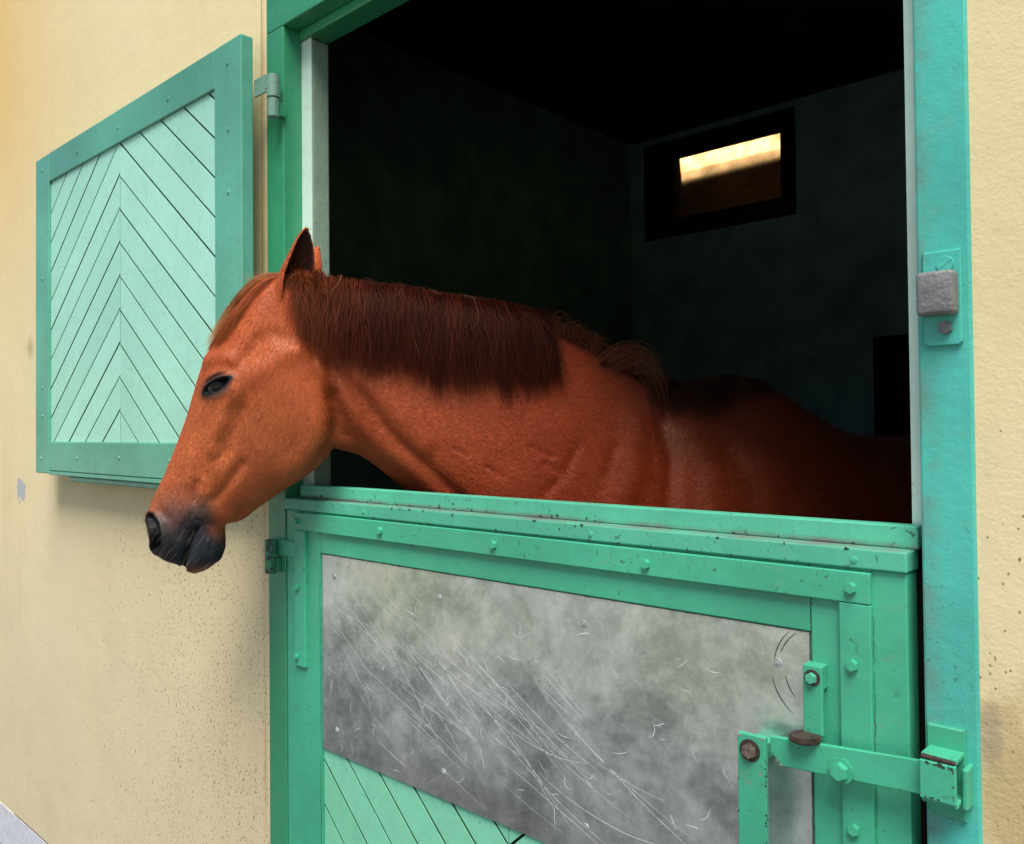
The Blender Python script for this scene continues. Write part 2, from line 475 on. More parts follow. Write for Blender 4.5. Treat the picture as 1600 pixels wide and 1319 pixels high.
# ------------------------------------------------------------------ stable building
B = thing('stable_building', 'cream plastered stable wall with dark stall inside and speckled mud splashes', 'stable', (-1.0, 0, 0))
PX0, PX1 = -1.642, -1.575       # left post
QX0, QX1 = -0.303, -0.248       # right post
TOP = 2.20
WT = 0.15
m = MB()
m.box(-9, PX0, 0, WT, -0.2, 3.3)
m.box(QX1, 2.6, 0, WT, -0.2, 3.3)
m.box(PX0, QX1, 0, WT, TOP + 0.08, 3.3)
m.box(PX0, QX1, 0.0, WT, -0.2, 0.02)
m.build('facade_wall', M['plaster'], B)
MB().box(-9, PX0 - 0.002, -0.0018, 0.02, -0.2, 0.0).box(QX1 + 0.002, 2.6, -0.0018, 0.02, -0.2, 0.0).build('plinth', M['plinth'], B)
YB, XL, XR, ZC = 3.2, -2.88, 0.9, 3.02
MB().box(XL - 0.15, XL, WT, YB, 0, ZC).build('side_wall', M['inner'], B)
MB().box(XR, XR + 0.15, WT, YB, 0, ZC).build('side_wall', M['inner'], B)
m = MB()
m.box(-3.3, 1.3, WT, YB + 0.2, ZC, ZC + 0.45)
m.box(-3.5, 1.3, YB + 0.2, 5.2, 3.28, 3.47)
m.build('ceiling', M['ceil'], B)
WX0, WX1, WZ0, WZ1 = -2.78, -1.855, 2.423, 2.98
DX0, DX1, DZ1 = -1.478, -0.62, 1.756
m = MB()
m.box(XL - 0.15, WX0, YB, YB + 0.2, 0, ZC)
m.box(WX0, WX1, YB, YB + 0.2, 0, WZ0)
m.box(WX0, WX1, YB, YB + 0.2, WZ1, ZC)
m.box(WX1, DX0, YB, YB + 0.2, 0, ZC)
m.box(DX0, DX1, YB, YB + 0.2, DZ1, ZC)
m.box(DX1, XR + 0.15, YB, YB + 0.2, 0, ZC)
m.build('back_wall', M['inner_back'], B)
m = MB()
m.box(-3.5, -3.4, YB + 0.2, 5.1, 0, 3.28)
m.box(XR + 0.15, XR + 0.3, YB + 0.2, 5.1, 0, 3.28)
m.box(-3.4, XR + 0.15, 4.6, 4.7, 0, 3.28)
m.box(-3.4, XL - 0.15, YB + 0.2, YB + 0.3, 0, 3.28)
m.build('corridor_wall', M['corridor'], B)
structure(MB().box(-3.3, 1.3, 0.0, 6.3, -0.02, 0.004).build('floor', M['straw_floor']))
# back window: black frame set in the wall, dusty pane
wf = MB()
wf.box(WX0, -2.607 - .035, YB + 0.10, YB + 0.17, WZ0, WZ1)
wf.box(-1.985, WX1, YB + 0.10, YB + 0.17, WZ0, WZ1)
wf.box(-2.642, -1.985, YB + 0.10, YB + 0.17, WZ0, 2.555)
wf.box(-2.642, -1.985, YB + 0.10, YB + 0.17, 2.925, WZ1)
wo = wf.build('window_frame', M['blackwood'], B)
wl = MB()
wl.box(WX0, WX0 + 0.012, YB - 0.01, YB + 0.10, WZ0, WZ1)
wl.box(WX1 - 0.012, WX1, YB - 0.01, YB + 0.10, WZ0, WZ1)
wl.box(WX0 + 0.012, WX1 - 0.012, YB - 0.01, YB + 0.10, WZ0, WZ0 + 0.012)
wl.box(WX0 + 0.012, WX1 - 0.012, YB - 0.01, YB + 0.10, WZ1 - 0.012, WZ1)
wl.build('window_lining', M['blackwood'], B)
def mat_dusty():
    k = NT('dusty_glass')
    p = k.world()
    tr = k.n('BsdfTransparent')
    tr.inputs[0].default_value = (0.85, 0.80, 0.70, 1)
    rf = k.n('BsdfRefraction')
    rf.inputs[0].default_value = (0.80, 0.62, 0.42, 1)
    rf.inputs['Roughness'].default_value = 0.30
    rf.inputs['IOR'].default_value = 1.16
    tl = k.n('BsdfDiffuse')
    tl.inputs[0].default_value = (0.05, 0.04, 0.03, 1)
    mx = k.n('MixShader')
    mx.inputs[0].default_value = 0.60
    k.t.links.new(tr.outputs[0], mx.inputs[1])
    k.t.links.new(rf.outputs[0], mx.inputs[2])
    m2 = k.n('MixShader')
    k.set(m2.inputs[0], k.mr(k.noise(p, 14, 5, 0.7), 0.35, 0.8, 0.05, 0.5))
    k.t.links.new(mx.outputs[0], m2.inputs[1])
    k.t.links.new(tl.outputs[0], m2.inputs[2])
    k.t.links.new(m2.outputs[0], k.t.nodes['Material Output'].inputs[0])
    return k.m
MB().box(-2.642, -1.985, YB + 0.130, YB + 0.134, 2.555, 2.925).build('pane', mat_dusty(), wo)
# dark doorway in the back wall: black lining and a plank door
dl = MB()
dl.box(DX0, DX0 + 0.03, YB - 0.012, YB + 0.19, 0, DZ1)
dl.box(DX1 - 0.03, DX1, YB - 0.012, YB + 0.19, 0, DZ1)
dl.box(DX0 + 0.03, DX1 - 0.03, YB - 0.012, YB + 0.19, DZ1 - 0.03, DZ1)
dl.build('doorway_lining', M['blackwood'], B)
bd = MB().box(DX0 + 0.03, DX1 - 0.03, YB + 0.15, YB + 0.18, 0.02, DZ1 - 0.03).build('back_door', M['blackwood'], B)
# lit tube in the passage behind the window
L = thing('tube_lamp', 'lit fluorescent tube glowing behind the small dusty window in the dark stall', 'lamp', (-2.75, 4.0, 3.28))
k = NT('tube_glow')
k.out(color=(0.9, 0.8, 0.6), emit=(1.0, 0.80, 0.54), emits=5.5)
MB().cyl((-3.20, 4.0, 3.115), (-2.275, 4.0, 3.115), 0.050, 20, bev=0.03).build('tube', k.m, L, True)
MB().box(-3.21, -2.25, 3.96, 4.04, 3.172, 3.28, 0.004).build('batten', M['steel'], L)
MB().cyl((-2.275, 4.0, 3.115), (-2.25, 4.0, 3.115), 0.052, 16).build('end_cap', M['steel'], L)

# ------------------------------------------------------------------ door frame
D = thing('door_frame', 'green and teal painted wooden frame around the stall opening with white rebate', 'door frame', (-0.95, 0, 0))
FY = -0.004
MB().box(PX0, PX1, FY, 0.0425, 0.0, TOP, 0.0025).build('post', M['green'], D)
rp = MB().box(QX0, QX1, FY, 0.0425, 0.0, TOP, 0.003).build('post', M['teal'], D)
rp['label'] = 'bluish teal post'
MB().box(PX0, QX1, FY, 0.0425, TOP + 0.0005, TOP + 0.08, 0.0025).build('lintel', M['green'], D)
MB().box(-1.60, -1.539, 0.0425, 0.0445, 0.0, 2.178, 0.0).build('white_strip', M['white'], D)
MB().box(-1.60, -1.5395, 0.0446, 0.089, 0.0, 2.178, 0.004).build('rebate', M['greywhite'], D)
MB().box(-0.3265, -0.27, 0.0425, 0.0445, 1.20, 2.178, 0.0).build('white_strip', M['white'], D)
MB().box(-0.3262, -0.27, 0.0425, 0.0445, 0.0, 1.1995, 0.0).build('gap_shade_strip', M['blackwood'], D)  # black strip stands in for the deep shade in the door gap
MB().box(-0.326, -0.27, 0.0446, 0.089, 0.0, 2.178, 0.004).build('rebate', M['greywhite'], D)
MB().box(PX1, QX0, 0.034, 0.089, 2.1785, TOP - 0.0005, 0.003).build('lintel_stop', M['green'], D)
# upper catch on the right post: plate, slotted screw, hex bolt, cast block
cp = MB()
cp.prism([(-0.296, 1.420), (-0.2905, 1.4155), (-0.2595, 1.4155), (-0.2565, 1.419), (-0.2565, 1.519), (-0.2955, 1.519)], FY - 0.005, FY + 0.001, 0.0012)
cpo = cp.build('catch_plate', M['teal'], D)
cb = MB().box(-0.2965, -0.2585, FY - 0.027, FY - 0.004, 1.4475, 1.4945, 0.0045, 3)
cb.build('catch_block', M['cast'], cpo, True)
sm = MB().cyl((-0.272, FY - 0.004, 1.5035), (-0.272, FY - 0.0068, 1.5035), 0.0095, 24, 0.0085)
sm.box(-0.281, -0.263, FY - 0.0072, FY - 0.0064, 1.5029, 1.5041, rot=Matrix.Rotation(math.radians(-33), 3, 'Y'))
sm.build('screw', M['teal'], cpo)
hexbolt(-0.2725, 1.4345, FY - 0.005, 0.0075, M['cast'], cpo)
# latch keeper on the right post: plate with a bent box around the bar end
kp = MB().prism([(-0.299, 0.912), (-0.292, 0.906), (-0.2605, 0.906), (-0.2605, 1.003), (-0.299, 1.003)], FY - 0.006, FY + 0.001, 0.0012).build('keeper_plate', M['green_door'], D)
kb = MB()
kb.box(-0.297, -0.2615, FY - 0.040, FY - 0.034, 0.934, 0.975, 0.0015)
kb.box(-0.297, -0.2615, FY - 0.0342, FY - 0.004, 0.9745, 0.9805, 0.0015)
kb.box(-0.297, -0.2615, FY - 0.0342, FY - 0.004, 0.9285, 0.9345, 0.0015)
kb.box(-0.2605, -0.2545, FY - 0.022, FY + 0.001, 0.925, 0.968, 0.002)
kb.build('keeper_box', M['green_door'], kp)
MB().box(-0.296, -0.2625, FY - 0.039, FY - 0.0335, 0.9755, 0.9795, 0.001, rot=Matrix.Rotation(0.05, 3, 'Y')).build('rust_edge', M['rust'], kp)
# hinge pin of the shutter, carried by the left post
MB().cyl((-1.572, -0.030, 1.993), (-1.572, -0.030, 2.034), 0.0118, 20, bev=0.0015).build('hinge_pin', M['hinge'], D, False)
MB().box(-1.583, -1.566, -0.022, FY + 0.001, 1.998, 2.028, 0.002).build('pin_bracket', M['green'], D)
# pin of the lower hinge
MB().cyl((-1.606, -0.020, 1.026), (-1.606, -0.020, 1.061), 0.0125, 18, bev=0.0015).build('hinge_pin', M['grime_hinge'], D)
MB().box(-1.606, -1.590, -0.014, FY + 0.001, 1.030, 1.058, 0.002).build('pin_bracket', M['green'], D)

# ------------------------------------------------------------------ shutter
SH = thing('upper_shutter', 'green framed shutter with pale mint chevron boards folded back flat against the cream wall', 'shutter', (-1.58, -0.06, 1.19))
Y0, Y1 = -0.075, -0.046
MB().box(-1.740, -1.625, Y0, Y1, 1.208, 2.176, 0.003).build('stile', M['green_shutter'], SH)
MB().box(-2.858, -2.7465, Y0, Y1, 1.207, 2.175, 0.003).build('stile', M['green_shutter'], SH)
MB().box(-2.7455, -1.7415, Y0, Y1, 2.0885, 2.1755, 0.0025).build('rail', M['green_shutter'], SH)
MB().box(-2.7455, -1.7415, Y0, Y1, 1.216, 1.3025, 0.0025).build('rail', M['green_shutter'], SH)
MB().box(-2.7455, -1.7415, Y0 + 0.001, Y1, 1.204, 1.2155, 0.002).box(-2.61, -1.63, Y0 + 0.010, Y1, 1.188, 1.2035, 0.004).build('drip_bar', M['green_shutter'], SH)
cx = -2.2515
yp = -0.068
sl_, pi_ = 0.746, 0.0885
chevron(SH, -2.7462, cx - 0.0006, 1.3028, 2.0882, sl_, pi_, 1.388 - sl_ * (-2.2535), yp, yp + 0.014, M['mint'])
chevron(SH, cx + 0.0006, -1.7408, 1.3028, 2.0882, -sl_, pi_, 1.824 + sl_ * (-2.2505), yp, yp + 0.014, M['mint'])
MB().box(-2.747, -1.740, yp + 0.0165, Y1 + 0.002, 1.302, 2.089).build('backing_board', M['groove'], SH)
for x, z in ((-2.801, 2.133), (-2.527, 2.128), (-2.249, 2.128), (-1.963, 2.126), (-1.682, 2.127), (-1.678, 1.982), (-1.681, 1.847), (-1.682, 1.60), (-2.80, 1.468), (-2.80, 1.381), (-2.811, 1.252), (-2.528, 1.257), (-2.243, 1.262), (-1.96, 1.26), (-1.683, 1.262), (-2.801, 1.80)):
    screw(x, z, Y0 - 0.0002, 0.0058, M['green_shutter'], SH)
hl = MB().box(-1.626, -1.578, -0.044, -0.040, 2.046, 2.084, 0.001)
hl.cyl((-1.572, -0.030, 2.0345), (-1.572, -0.030, 2.0835), 0.0138, 20, bev=0.0015)
hl.build('hinge_leaf', M['hinge'], SH)

# ------------------------------------------------------------------ lower door
LD = thing('lower_stable_gate', 'closed green lower stable door with scuffed metal sheet and bolted straps below the horse', 'stable door', (-0.95, 0, 0.06))
F0 = -0.003
GD = M['green_door']
MB().box(-1.571, -1.4515, F0, 0.032, 0.08, 1.163, 0.002).build('stile', GD, LD)
MB().box(-0.4305, -0.319, F0, 0.032, 0.08, 1.163, 0.002).build('stile', GD, LD)
MB().box(-1.451, -0.431, F0 + 0.0006, 0.031, 1.0805, 1.163, 0.002).build('rail', GD, LD)
MB().box(-1.451, -0.431, F0 + 0.0006, 0.031, 0.08, 0.19, 0.002).build('rail', GD, LD)
MB().box(-1.572, -0.317, F0 - 0.005, 0.033, 1.1635, 1.1875, 0.0022).build('weather_bar', M['green_rail'], LD)
MB().box(-1.553, -0.313, 0.018, 0.0405, 1.1876, 1.2145, 0.002).build('top_ledge', M['green_rail'], LD)
mx_ = -0.941
s2, p2 = 0.905, 0.0905
chevron(LD, -1.451, mx_ - 0.0006, 0.191, 1.079, -s2, p2, 0.688 + s2 * (-1.378), 0.005, 0.024, M['mint_door'])
chevron(LD, mx_ + 0.0006, -0.431, 0.191, 1.079, s2, p2, 0.688 - s2 * (2 * mx_ + 1.378), 0.005, 0.024, M['mint_door'])
MB().box(-1.452, -0.430, 0.0245, 0.031, 0.19, 1.081).build('backing_board', M['groove'], LD)
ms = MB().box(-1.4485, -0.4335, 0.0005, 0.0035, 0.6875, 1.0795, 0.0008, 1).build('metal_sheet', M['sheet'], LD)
for x, z in ((-1.407, 1.038), (-1.098, 1.036), (-0.78, 1.037), (-0.475, 1.035), (-1.401, 0.735), (-1.09, 0.736), (-0.78, 0.737)):
    screw(x, z, 0.0005, 0.0062, M['screw'], ms)

def ribbon(paths, y, mat, name, parent):
    vs, fs = [], []
    for pts, w in paths:
        n = len(pts)
        b = len(vs)
        for i, (px_, pz_) in enumerate(pts):
            a = pts[max(0, i - 1)]
            c = pts[min(n - 1, i + 1)]
            dx, dz = c[0] - a[0], c[1] - a[1]
            l = math.hypot(dx, dz) or 1
            ww = w * (0.25 + 0.75 * math.sin(math.pi * (i + 0.5) / n)) / 2
            vs += [(px_ - dz / l * ww, y, pz_ + dx / l * ww), (px_ + dz / l * ww, y, pz_ - dx / l * ww)]
        for i in range(n - 1):
            fs.append((b + 2 * i, b + 2 * i + 1, b + 2 * i + 3, b + 2 * i + 2))
    me = bpy.data.meshes.new(name)
    me.from_pydata(vs, [], fs)
    return link(name, me, mat, parent)

paths = []
def arc(x, z, ang, ln, curv, w, n=14):
    pts = []
    for i in range(n):
        pts.append((x, z))
        x += math.cos(ang) * ln / n
        z += math.sin(ang) * ln / n
        ang += curv / n + random.gauss(0, 0.02)
    if all(-1.446 < p[0] < -0.437 and 0.69 < p[1] < 1.077 for p in pts):
        paths.append((pts, w))
R_ = random.Random(11)
for i in range(80):
    x = R_.uniform(-1.44, -0.85)
    z = 1.02 - (x + 1.44) * 0.30 + R_.gauss(0, 0.085)
    arc(x, z, -R_.uniform(0.28, 0.78), R_.choice((0.05, 0.08, 0.12, 0.2, 0.3)) * R_.uniform(.7, 1.4), R_.gauss(0.1, 0.18), R_.uniform(0.0004, 0.0009))
for i in range(13):
    arc(R_.uniform(-1.25, -0.75), R_.uniform(0.74, 0.88), -R_.uniform(0.25, 0.5), R_.uniform(0.12, 0.34), R_.gauss(0.05, 0.22), R_.uniform(0.0004, 0.0009))
for i in range(75):
    x = R_.uniform(-1.43, -0.5)
    arc(x, R_.uniform(0.70, 1.03), R_.uniform(0, 6.28), R_.uniform(0.012, 0.04), R_.gauss(0, 1.2), R_.uniform(0.0006, 0.0012), 7)
ribbon(paths, 0.0002, M['scratch'], 'scratch_marks', ms)
paths2 = []
for r_, a0, a1 in ((0.062, 2.0, 3.15), (0.066, 3.35, 4.1), (0.056, 2.2, 2.8), (0.048, 3.3, 3.9)):
    paths2.append(([(-0.418 + r_ * 1.0 * math.cos(a0 + (a1 - a0) * i / 16), 1.03 + r_ * math.sin(a0 + (a1 - a0) * i / 16)) for i in range(17)], 0.0013))
paths2 = [([p for p in pts if p[0] < -0.436 and p[1] < 1.077], w) for pts, w in paths2]
ribbon([q for q in paths2 if len(q[0]) > 3], 0.0002, M['scoring'], 'scoring_marks', ms)

# steel straps with bolts
SY = F0 - 0.008
GS = M['green_door']
ts = MB().box(-1.532, -0.357, SY, F0 + 0.001, 1.1235, 1.1600, 0.0015).build('strap', GS, LD)
ls = MB().box(-1.532, -1.4945, SY + 0.0004, F0 + 0.001, 0.8425, 1.1232, 0.0015).build('strap', GS, LD)
rs = MB().box(-0.3935, -0.357, SY + 0.0004, F0 + 0.001, 0.20, 1.1232, 0.0015).build('strap', GS, LD)
for x, z in ((-1.522, 1.142), (-1.245, 1.142), (-0.953, 1.141), (-0.66, 1.140), (-0.378, 1.141)):
    hexbolt(x, z, SY, 0.0068, GS, ts)
for x, z in ((-1.520, 1.004), (-1.522, 0.862)):
    hexbolt(x, z, SY, 0.0068, GS, ls)
for x, z in ((-0.378, 1.052), (-0.379, 0.863), (-0.379, 0.60)):
    hexbolt(x, z, SY, 0.0072, GS, rs)
for x in (-1.3, -0.759, -0.376):
    screw(x, 1.1735, F0 - 0.005, 0.0045, GS, LD)
# latch bar, lever, hook
lb = MB().prism([(-0.4715, 0.9535), (-0.4715, 0.936), (-0.458, 0.921), (-0.276, 0.9335), (-0.276, 0.968), (-0.30, 0.9675)], -0.031, -0.025, 0.001).build('latch_bar', GS, LD)
bo = MB().cyl((-0.386, -0.010, 0.9335), (-0.386, -0.0255, 0.9335), 0.009, 14)
bo.build('spacer', GS, lb)
hexbolt(-0.386, 0.9345, -0.031, 0.0105, GS, lb, 'pivot_bolt', 0.008, GS)
lv = MB().box(-0.5105, -0.4735, -0.040, -0.0325, 0.30, 0.9525, 0.0012)
lv.box(-0.505, -0.479, -0.0325, 0.0005, 0.9205, 0.9405, 0.001)
lvo = lv.build('latch_lever', GS, LD)
hexbolt(-0.4935, 0.9335, -0.040, 0.0095, M['rusty_bolt'], lvo, 'bolt', 0.006, M['rust'])
hk = MB().box(-0.4345, -0.4105, -0.020, -0.013, 0.9635, 1.0455, 0.0016)
hk.box(-0.4345, -0.4105, -0.013, 0.001, 1.018, 1.0455, 0.001)
hko = hk.build('hook_bracket', GS, LD)
hexbolt(-0.4225, 1.031, -0.020, 0.0068, M['green_rail'], hko, 'bolt', 0.006, M['rust'])
MB().cyl((-0.428, -0.031, 0.9585), (-0.428, -0.031, 0.9655), 0.0185, 20, bev=0.002).build('hook_lip', M['rust'], hko)
# lower hinge leaf on the door
hl = MB().box(-1.606, -1.5215, -0.0085, -0.0022, 1.0645, 1.0975, 0.001)
hl.build('hinge_leaf', GD, LD)
MB().cyl((-1.606, -0.020, 1.0615), (-1.606, -0.020, 1.0975), 0.013, 18, bev=0.0015).build('hinge_knuckle', M['grime_hinge'], LD)

# cracked paint along the joints, chips on edges
M['crack'] = mat_simple('dark_paint_crack', (0.030, 0.045, 0.034), 0.8, 0, 40, 0.4, 0.2)
M['primer'] = mat_simple('bare_worn_patch', (0.28, 0.26, 0.22), 0.75, 0, 60, 0.4, 0.3)
R2 = random.Random(5)
def crack_line(p0, p1, w, out, brk=0.25):
    (xa, za), (xb, zb) = p0, p1
    n = max(3, int(math.hypot(xb - xa, zb - za) / 0.006))
    run = []
    for i in range(n + 1):
        t = i / n
        q = (xa + (xb - xa) * t + R2.gauss(0, .0004), za + (zb - za) * t + R2.gauss(0, .0004))
        run.append(q)
        if R2.random() < brk * 0.12 or i == n:
            if len(run) > 3:
                out.append((run, w * R2.uniform(.6, 1.3)))
            run = []
def flat_chips(spots, y, mat, name, parent):
    vs, fs = [], []
    for x, z, r in spots:
        n = R2.randint(6, 9)
        b = len(vs)
        ph = R2.uniform(0, 6)
        st_ = R2.uniform(.5, 1.6)
        for i in range(n):
            a = ph + 6.283 * i / n
            rr = r * R2.uniform(.45, 1.15)
            vs.append((x + rr * math.cos(a) * st_, y, z + rr * math.sin(a) / st_))
        fs.append(tuple(range(b, b + n)))
    me = bpy.data.meshes.new(name)
    me.from_pydata(vs, [], fs)
    return link(name, me, mat, parent)
cl = []
crack_line((-1.450, 1.0803), (-0.432, 1.0803), .0016, cl, .1)
crack_line((-1.4513, 1.08), (-1.4513, .45), .0016, cl, .1)
crack_line((-0.4308, 1.12), (-0.4308, .55), .0016, cl, .1)
crack_line((-1.49, 1.1232), (-0.40, 1.1232), .0013, cl, .2)
crack_line((-0.3945, 1.12), (-0.3945, .55), .0014, cl, .25)
crack_line((-0.3565, 1.12), (-0.3565, .55), .0012, cl, .5)
crack_line((-1.5335, 1.155), (-1.5335, .85), .0012, cl, .4)
ribbon(cl, F0 - 0.0004, M['crack'], 'paint_cracks', LD)['kind'] = 'stuff'
ch = [(R2.uniform(-1.55, -.33), 1.1643 + abs(R2.gauss(0, .0012)), R2.uniform(.0012, .003)) for _ in range(10)]
ch += [(R2.uniform(-1.55, -.33), 1.1862 - abs(R2.gauss(0, .0015)), R2.uniform(.0012, .0032)) for _ in range(18)]
flat_chips(ch, F0 - 0.0053, M['crack'], 'paint_chips', LD)['kind'] = 'stuff'
ch = [(R2.uniform(-1.54, -.33), 1.1885 + abs(R2.gauss(0, .003)), R2.uniform(.0012, .0036)) for _ in range(20)]
flat_chips(ch, 0.0177, M['crack'], 'paint_chips', LD)['kind'] = 'stuff'
ch = [(-0.4730 + R2.gauss(0, .0006), R2.uniform(.70, .95), R2.uniform(.0008, .0018)) for _ in range(26)] + [(-0.5095, R2.uniform(.70, .95), R2.uniform(.0008, .0016)) for _ in range(14)]
flat_chips(ch, -0.0403, M['crack'], 'paint_chips', lvo)['kind'] = 'stuff'
flat_chips([(-0.495 + R2.gauss(0, .007), .905 + R2.gauss(0, .012), R2.uniform(.0008, .002)) for _ in range(12)] + [(-0.478, .9505, .003), (-0.507, .950, .0025)], -0.0402, M['primer'], 'worn_patches', lvo)['kind'] = 'stuff'
flat_chips([(-0.462 + .004 * i, .9262 - .002 * i * (i < 2) + R2.gauss(0, .001), R2.uniform(.0015, .003)) for i in range(2)], -0.0313, M['primer'], 'worn_patches', lb)['kind'] = 'stuff'
flat_chips([(R2.uniform(-.295, -.264), .9725 + R2.gauss(0, .0012), R2.uniform(.001, .0028)) for _ in range(8)] + [(R2.uniform(-.296, -.263), .9365 + R2.gauss(0, .001), R2.uniform(.0008, .0016)) for _ in range(5)] + [(-.2635, R2.uniform(.938, .97), R2.uniform(.0006, .0014)) for _ in range(5)], FY - 0.0403, M['crack'], 'paint_chips', kp)['kind'] = 'stuff'
flat_chips([(PX1 - abs(R2.gauss(0, .0015)) - .0012, R2.uniform(1.0, 2.18), R2.uniform(.0008, .0022)) for _ in range(22)], FY - 0.0003, M['primer'], 'paint_chips', D)['kind'] = 'stuff'

# ------------------------------------------------------------------ the horse
P0 = np.array([-1.505, -0.141, 0.0])
HD = np.array([-0.666, -0.747, 0.0])
HN = np.array([0.747, -0.666, 0.0])
KN = np.array([(-1.565, -.235), (-1.462, -.09), (-1.345, .105), (-1.215, .33), (-1.085, .565), (-.966, .80), (-.85, 1.15), (-.77, 1.55), (-.73, 1.95), (-.72, 2.25), (-.72, 2.5), (-.72, 2.8), (-.72, 3.1)])
def catmull(K, m=40):
    out = []
    for i in range(1, len(K) - 2):
        a, b, c, d = K[i - 1:i + 3]
        for t in np.linspace(0, 1, m, endpoint=False):
            out.append(.5 * ((2 * b) + (-a + c) * t + (2 * a - 5 * b + 4 * c - d) * t * t + (-a + 3 * b - 3 * c + d) * t ** 3))
    return np.array(out)
CV = catmull(KN)
CS = np.r_[0, np.cumsum(np.hypot(*np.diff(CV, axis=0).T))]
CT = np.gradient(CV, axis=0)
CT /= np.hypot(*CT.T)[:, None]
def curve_at(s):
    s = np.asarray(s, float)
    x = np.interp(s, CS, CV[:, 0])
    y = np.interp(s, CS, CV[:, 1])
    tx = np.interp(s, CS, CT[:, 0])
    ty = np.interp(s, CS, CT[:, 1])
    ext = np.minimum(s, 0)
    return x + ext * tx, y + ext * ty, tx, ty
def neck_pt(s, lat, z):
    x, y, tx, ty = curve_at(s)
    return np.stack([x + ty * lat, y - tx * lat, np.broadcast_to(z, np.shape(x + lat))], -1)
def head_pt(u, lat, z):
    u, lat, z = np.broadcast_arrays(np.asarray(u, float), lat, z)
    p = P0[None] + u.reshape(-1, 1) * HD + lat.reshape(-1, 1) * HN
    p[:, 2] = z.reshape(-1)
    return p

verts, faces = [], []
def loft(rings):
    """rings: list of (n,3) arrays, capped with fans"""
    b = len(verts)
    n = len(rings[0])
    for r in rings:
        verts.extend([tuple(p) for p in r])
    for i in range(len(rings) - 1):
        for j in range(n):
            k2 = (j + 1) % n
            faces.append((b + i * n + j, b + i * n + k2, b + (i + 1) * n + k2, b + (i + 1) * n + j))
    faces.append(tuple(b + j for j in range(n))[::-1])
    faces.append(tuple(b + (len(rings) - 1) * n + j for j in range(n)))

def gprof(v, vm, a1, a2, pw=2.0):
    v = np.asarray(v)
    e1 = np.clip((vm - v) / vm, 0, 1)
    e2 = np.clip((v - vm) / (1 - vm), 0, 1)
    return np.where(v < vm, np.clip(1 - e1 ** a1, 0, 1) ** (1 / pw), np.clip(1 - e2 ** a2, 0, 1) ** (1 / pw))

# neck and trunk
st = np.array([
    # s, top, bottom, half width, vm, a1, a2
    (-.025, 1.628, 1.41, .053, .5, 2.0, 2.0), (.02, 1.629, 1.335, .066, .52, 2.0, 2.0), (.08, 1.622, 1.300, .077, .55, 1.9, 2.0), (.15, 1.612, 1.284, .083, .58, 1.7, 2.1),
    (.225, 1.603, 1.230, .090, .60, 1.6, 2.2), (.342, 1.586, 1.135, .099, .60, 1.55, 2.3), (.482, 1.562, 1.02, .108, .60, 1.5, 2.3), (.584, 1.528, .95, .114, .60, 1.5, 2.3),
    (.705, 1.474, .88, .124, .60, 1.5, 2.3), (.784, 1.436, .84, .138, .60, 1.45, 2.3), (.88, 1.424, .80, .158, .58, 1.4, 2.3), (1.02, 1.438, .76, .190, .56, 1.4, 2.3),
    (1.12, 1.423, .74, .212, .54, 1.45, 2.3), (1.225, 1.368, .73, .235, .50, 1.6, 2.3), (1.40, 1.311, .715, .262, .46, 1.9, 2.2), (1.60, 1.302, .70, .285, .46, 2.1, 2.2),
    (1.9, 1.300, .70, .292, .46, 2.1, 2.2), (2.15, 1.335, .76, .285, .45, 2.0, 2.2), (2.3, 1.345, .81, .272, .45, 2.0, 2.1), (2.48, 1.30, .88, .23, .45, 2.0, 2.0), (2.62, 1.20, .95, .145, .45, 2.0, 2.0), (2.67, 1.12, 1.02, .05, .5, 2.0, 2.0)])
ss = np.concatenate([np.arange(-.025, 1.3, .02), np.arange(1.3, 2.66, .04), [2.67]])
def smooth_interp(x, xp, fp):
    # monotone cubic (Fritsch-Carlson)
    h = np.diff(xp)
    dl = np.diff(fp) / h
    mm = np.zeros(len(xp))
    mm[1:-1] = np.where(dl[:-1] * dl[1:] > 0, 2 * dl[:-1] * dl[1:] / (dl[:-1] + dl[1:] + 1e-12), 0)
    mm[0], mm[-1] = dl[0], dl[-1]
    i = np.clip(np.searchsorted(xp, x) - 1, 0, len(h) - 1)
    t = np.clip((x - xp[i]) / h[i], 0, 1)
    return (2 * t ** 3 - 3 * t ** 2 + 1) * fp[i] + (t ** 3 - 2 * t ** 2 + t) * h[i] * mm[i] + (-2 * t ** 3 + 3 * t ** 2) * fp[i + 1] + (t ** 3 - t ** 2) * h[i] * mm[i + 1]
th = np.linspace(0, 2 * np.pi, 48, endpoint=False)
vv = (1 - np.cos(th)) / 2
sg = np.sign(np.sin(th) + 1e-12)
cols = [smooth_interp(ss, st[:, 0], st[:, i]) for i in range(1, 7)]
TOPS = (st[:, 0], st[:, 1])
rings = []
for i, s in enumerate(ss):
    tp, bt, w, vm, a1, a2 = [c[i] for c in cols]
    rings.append(neck_pt(np.full(len(th), s), sg * w * gprof(vv, vm, a1, a2), tp - (tp - bt) * vv))
loft(rings)

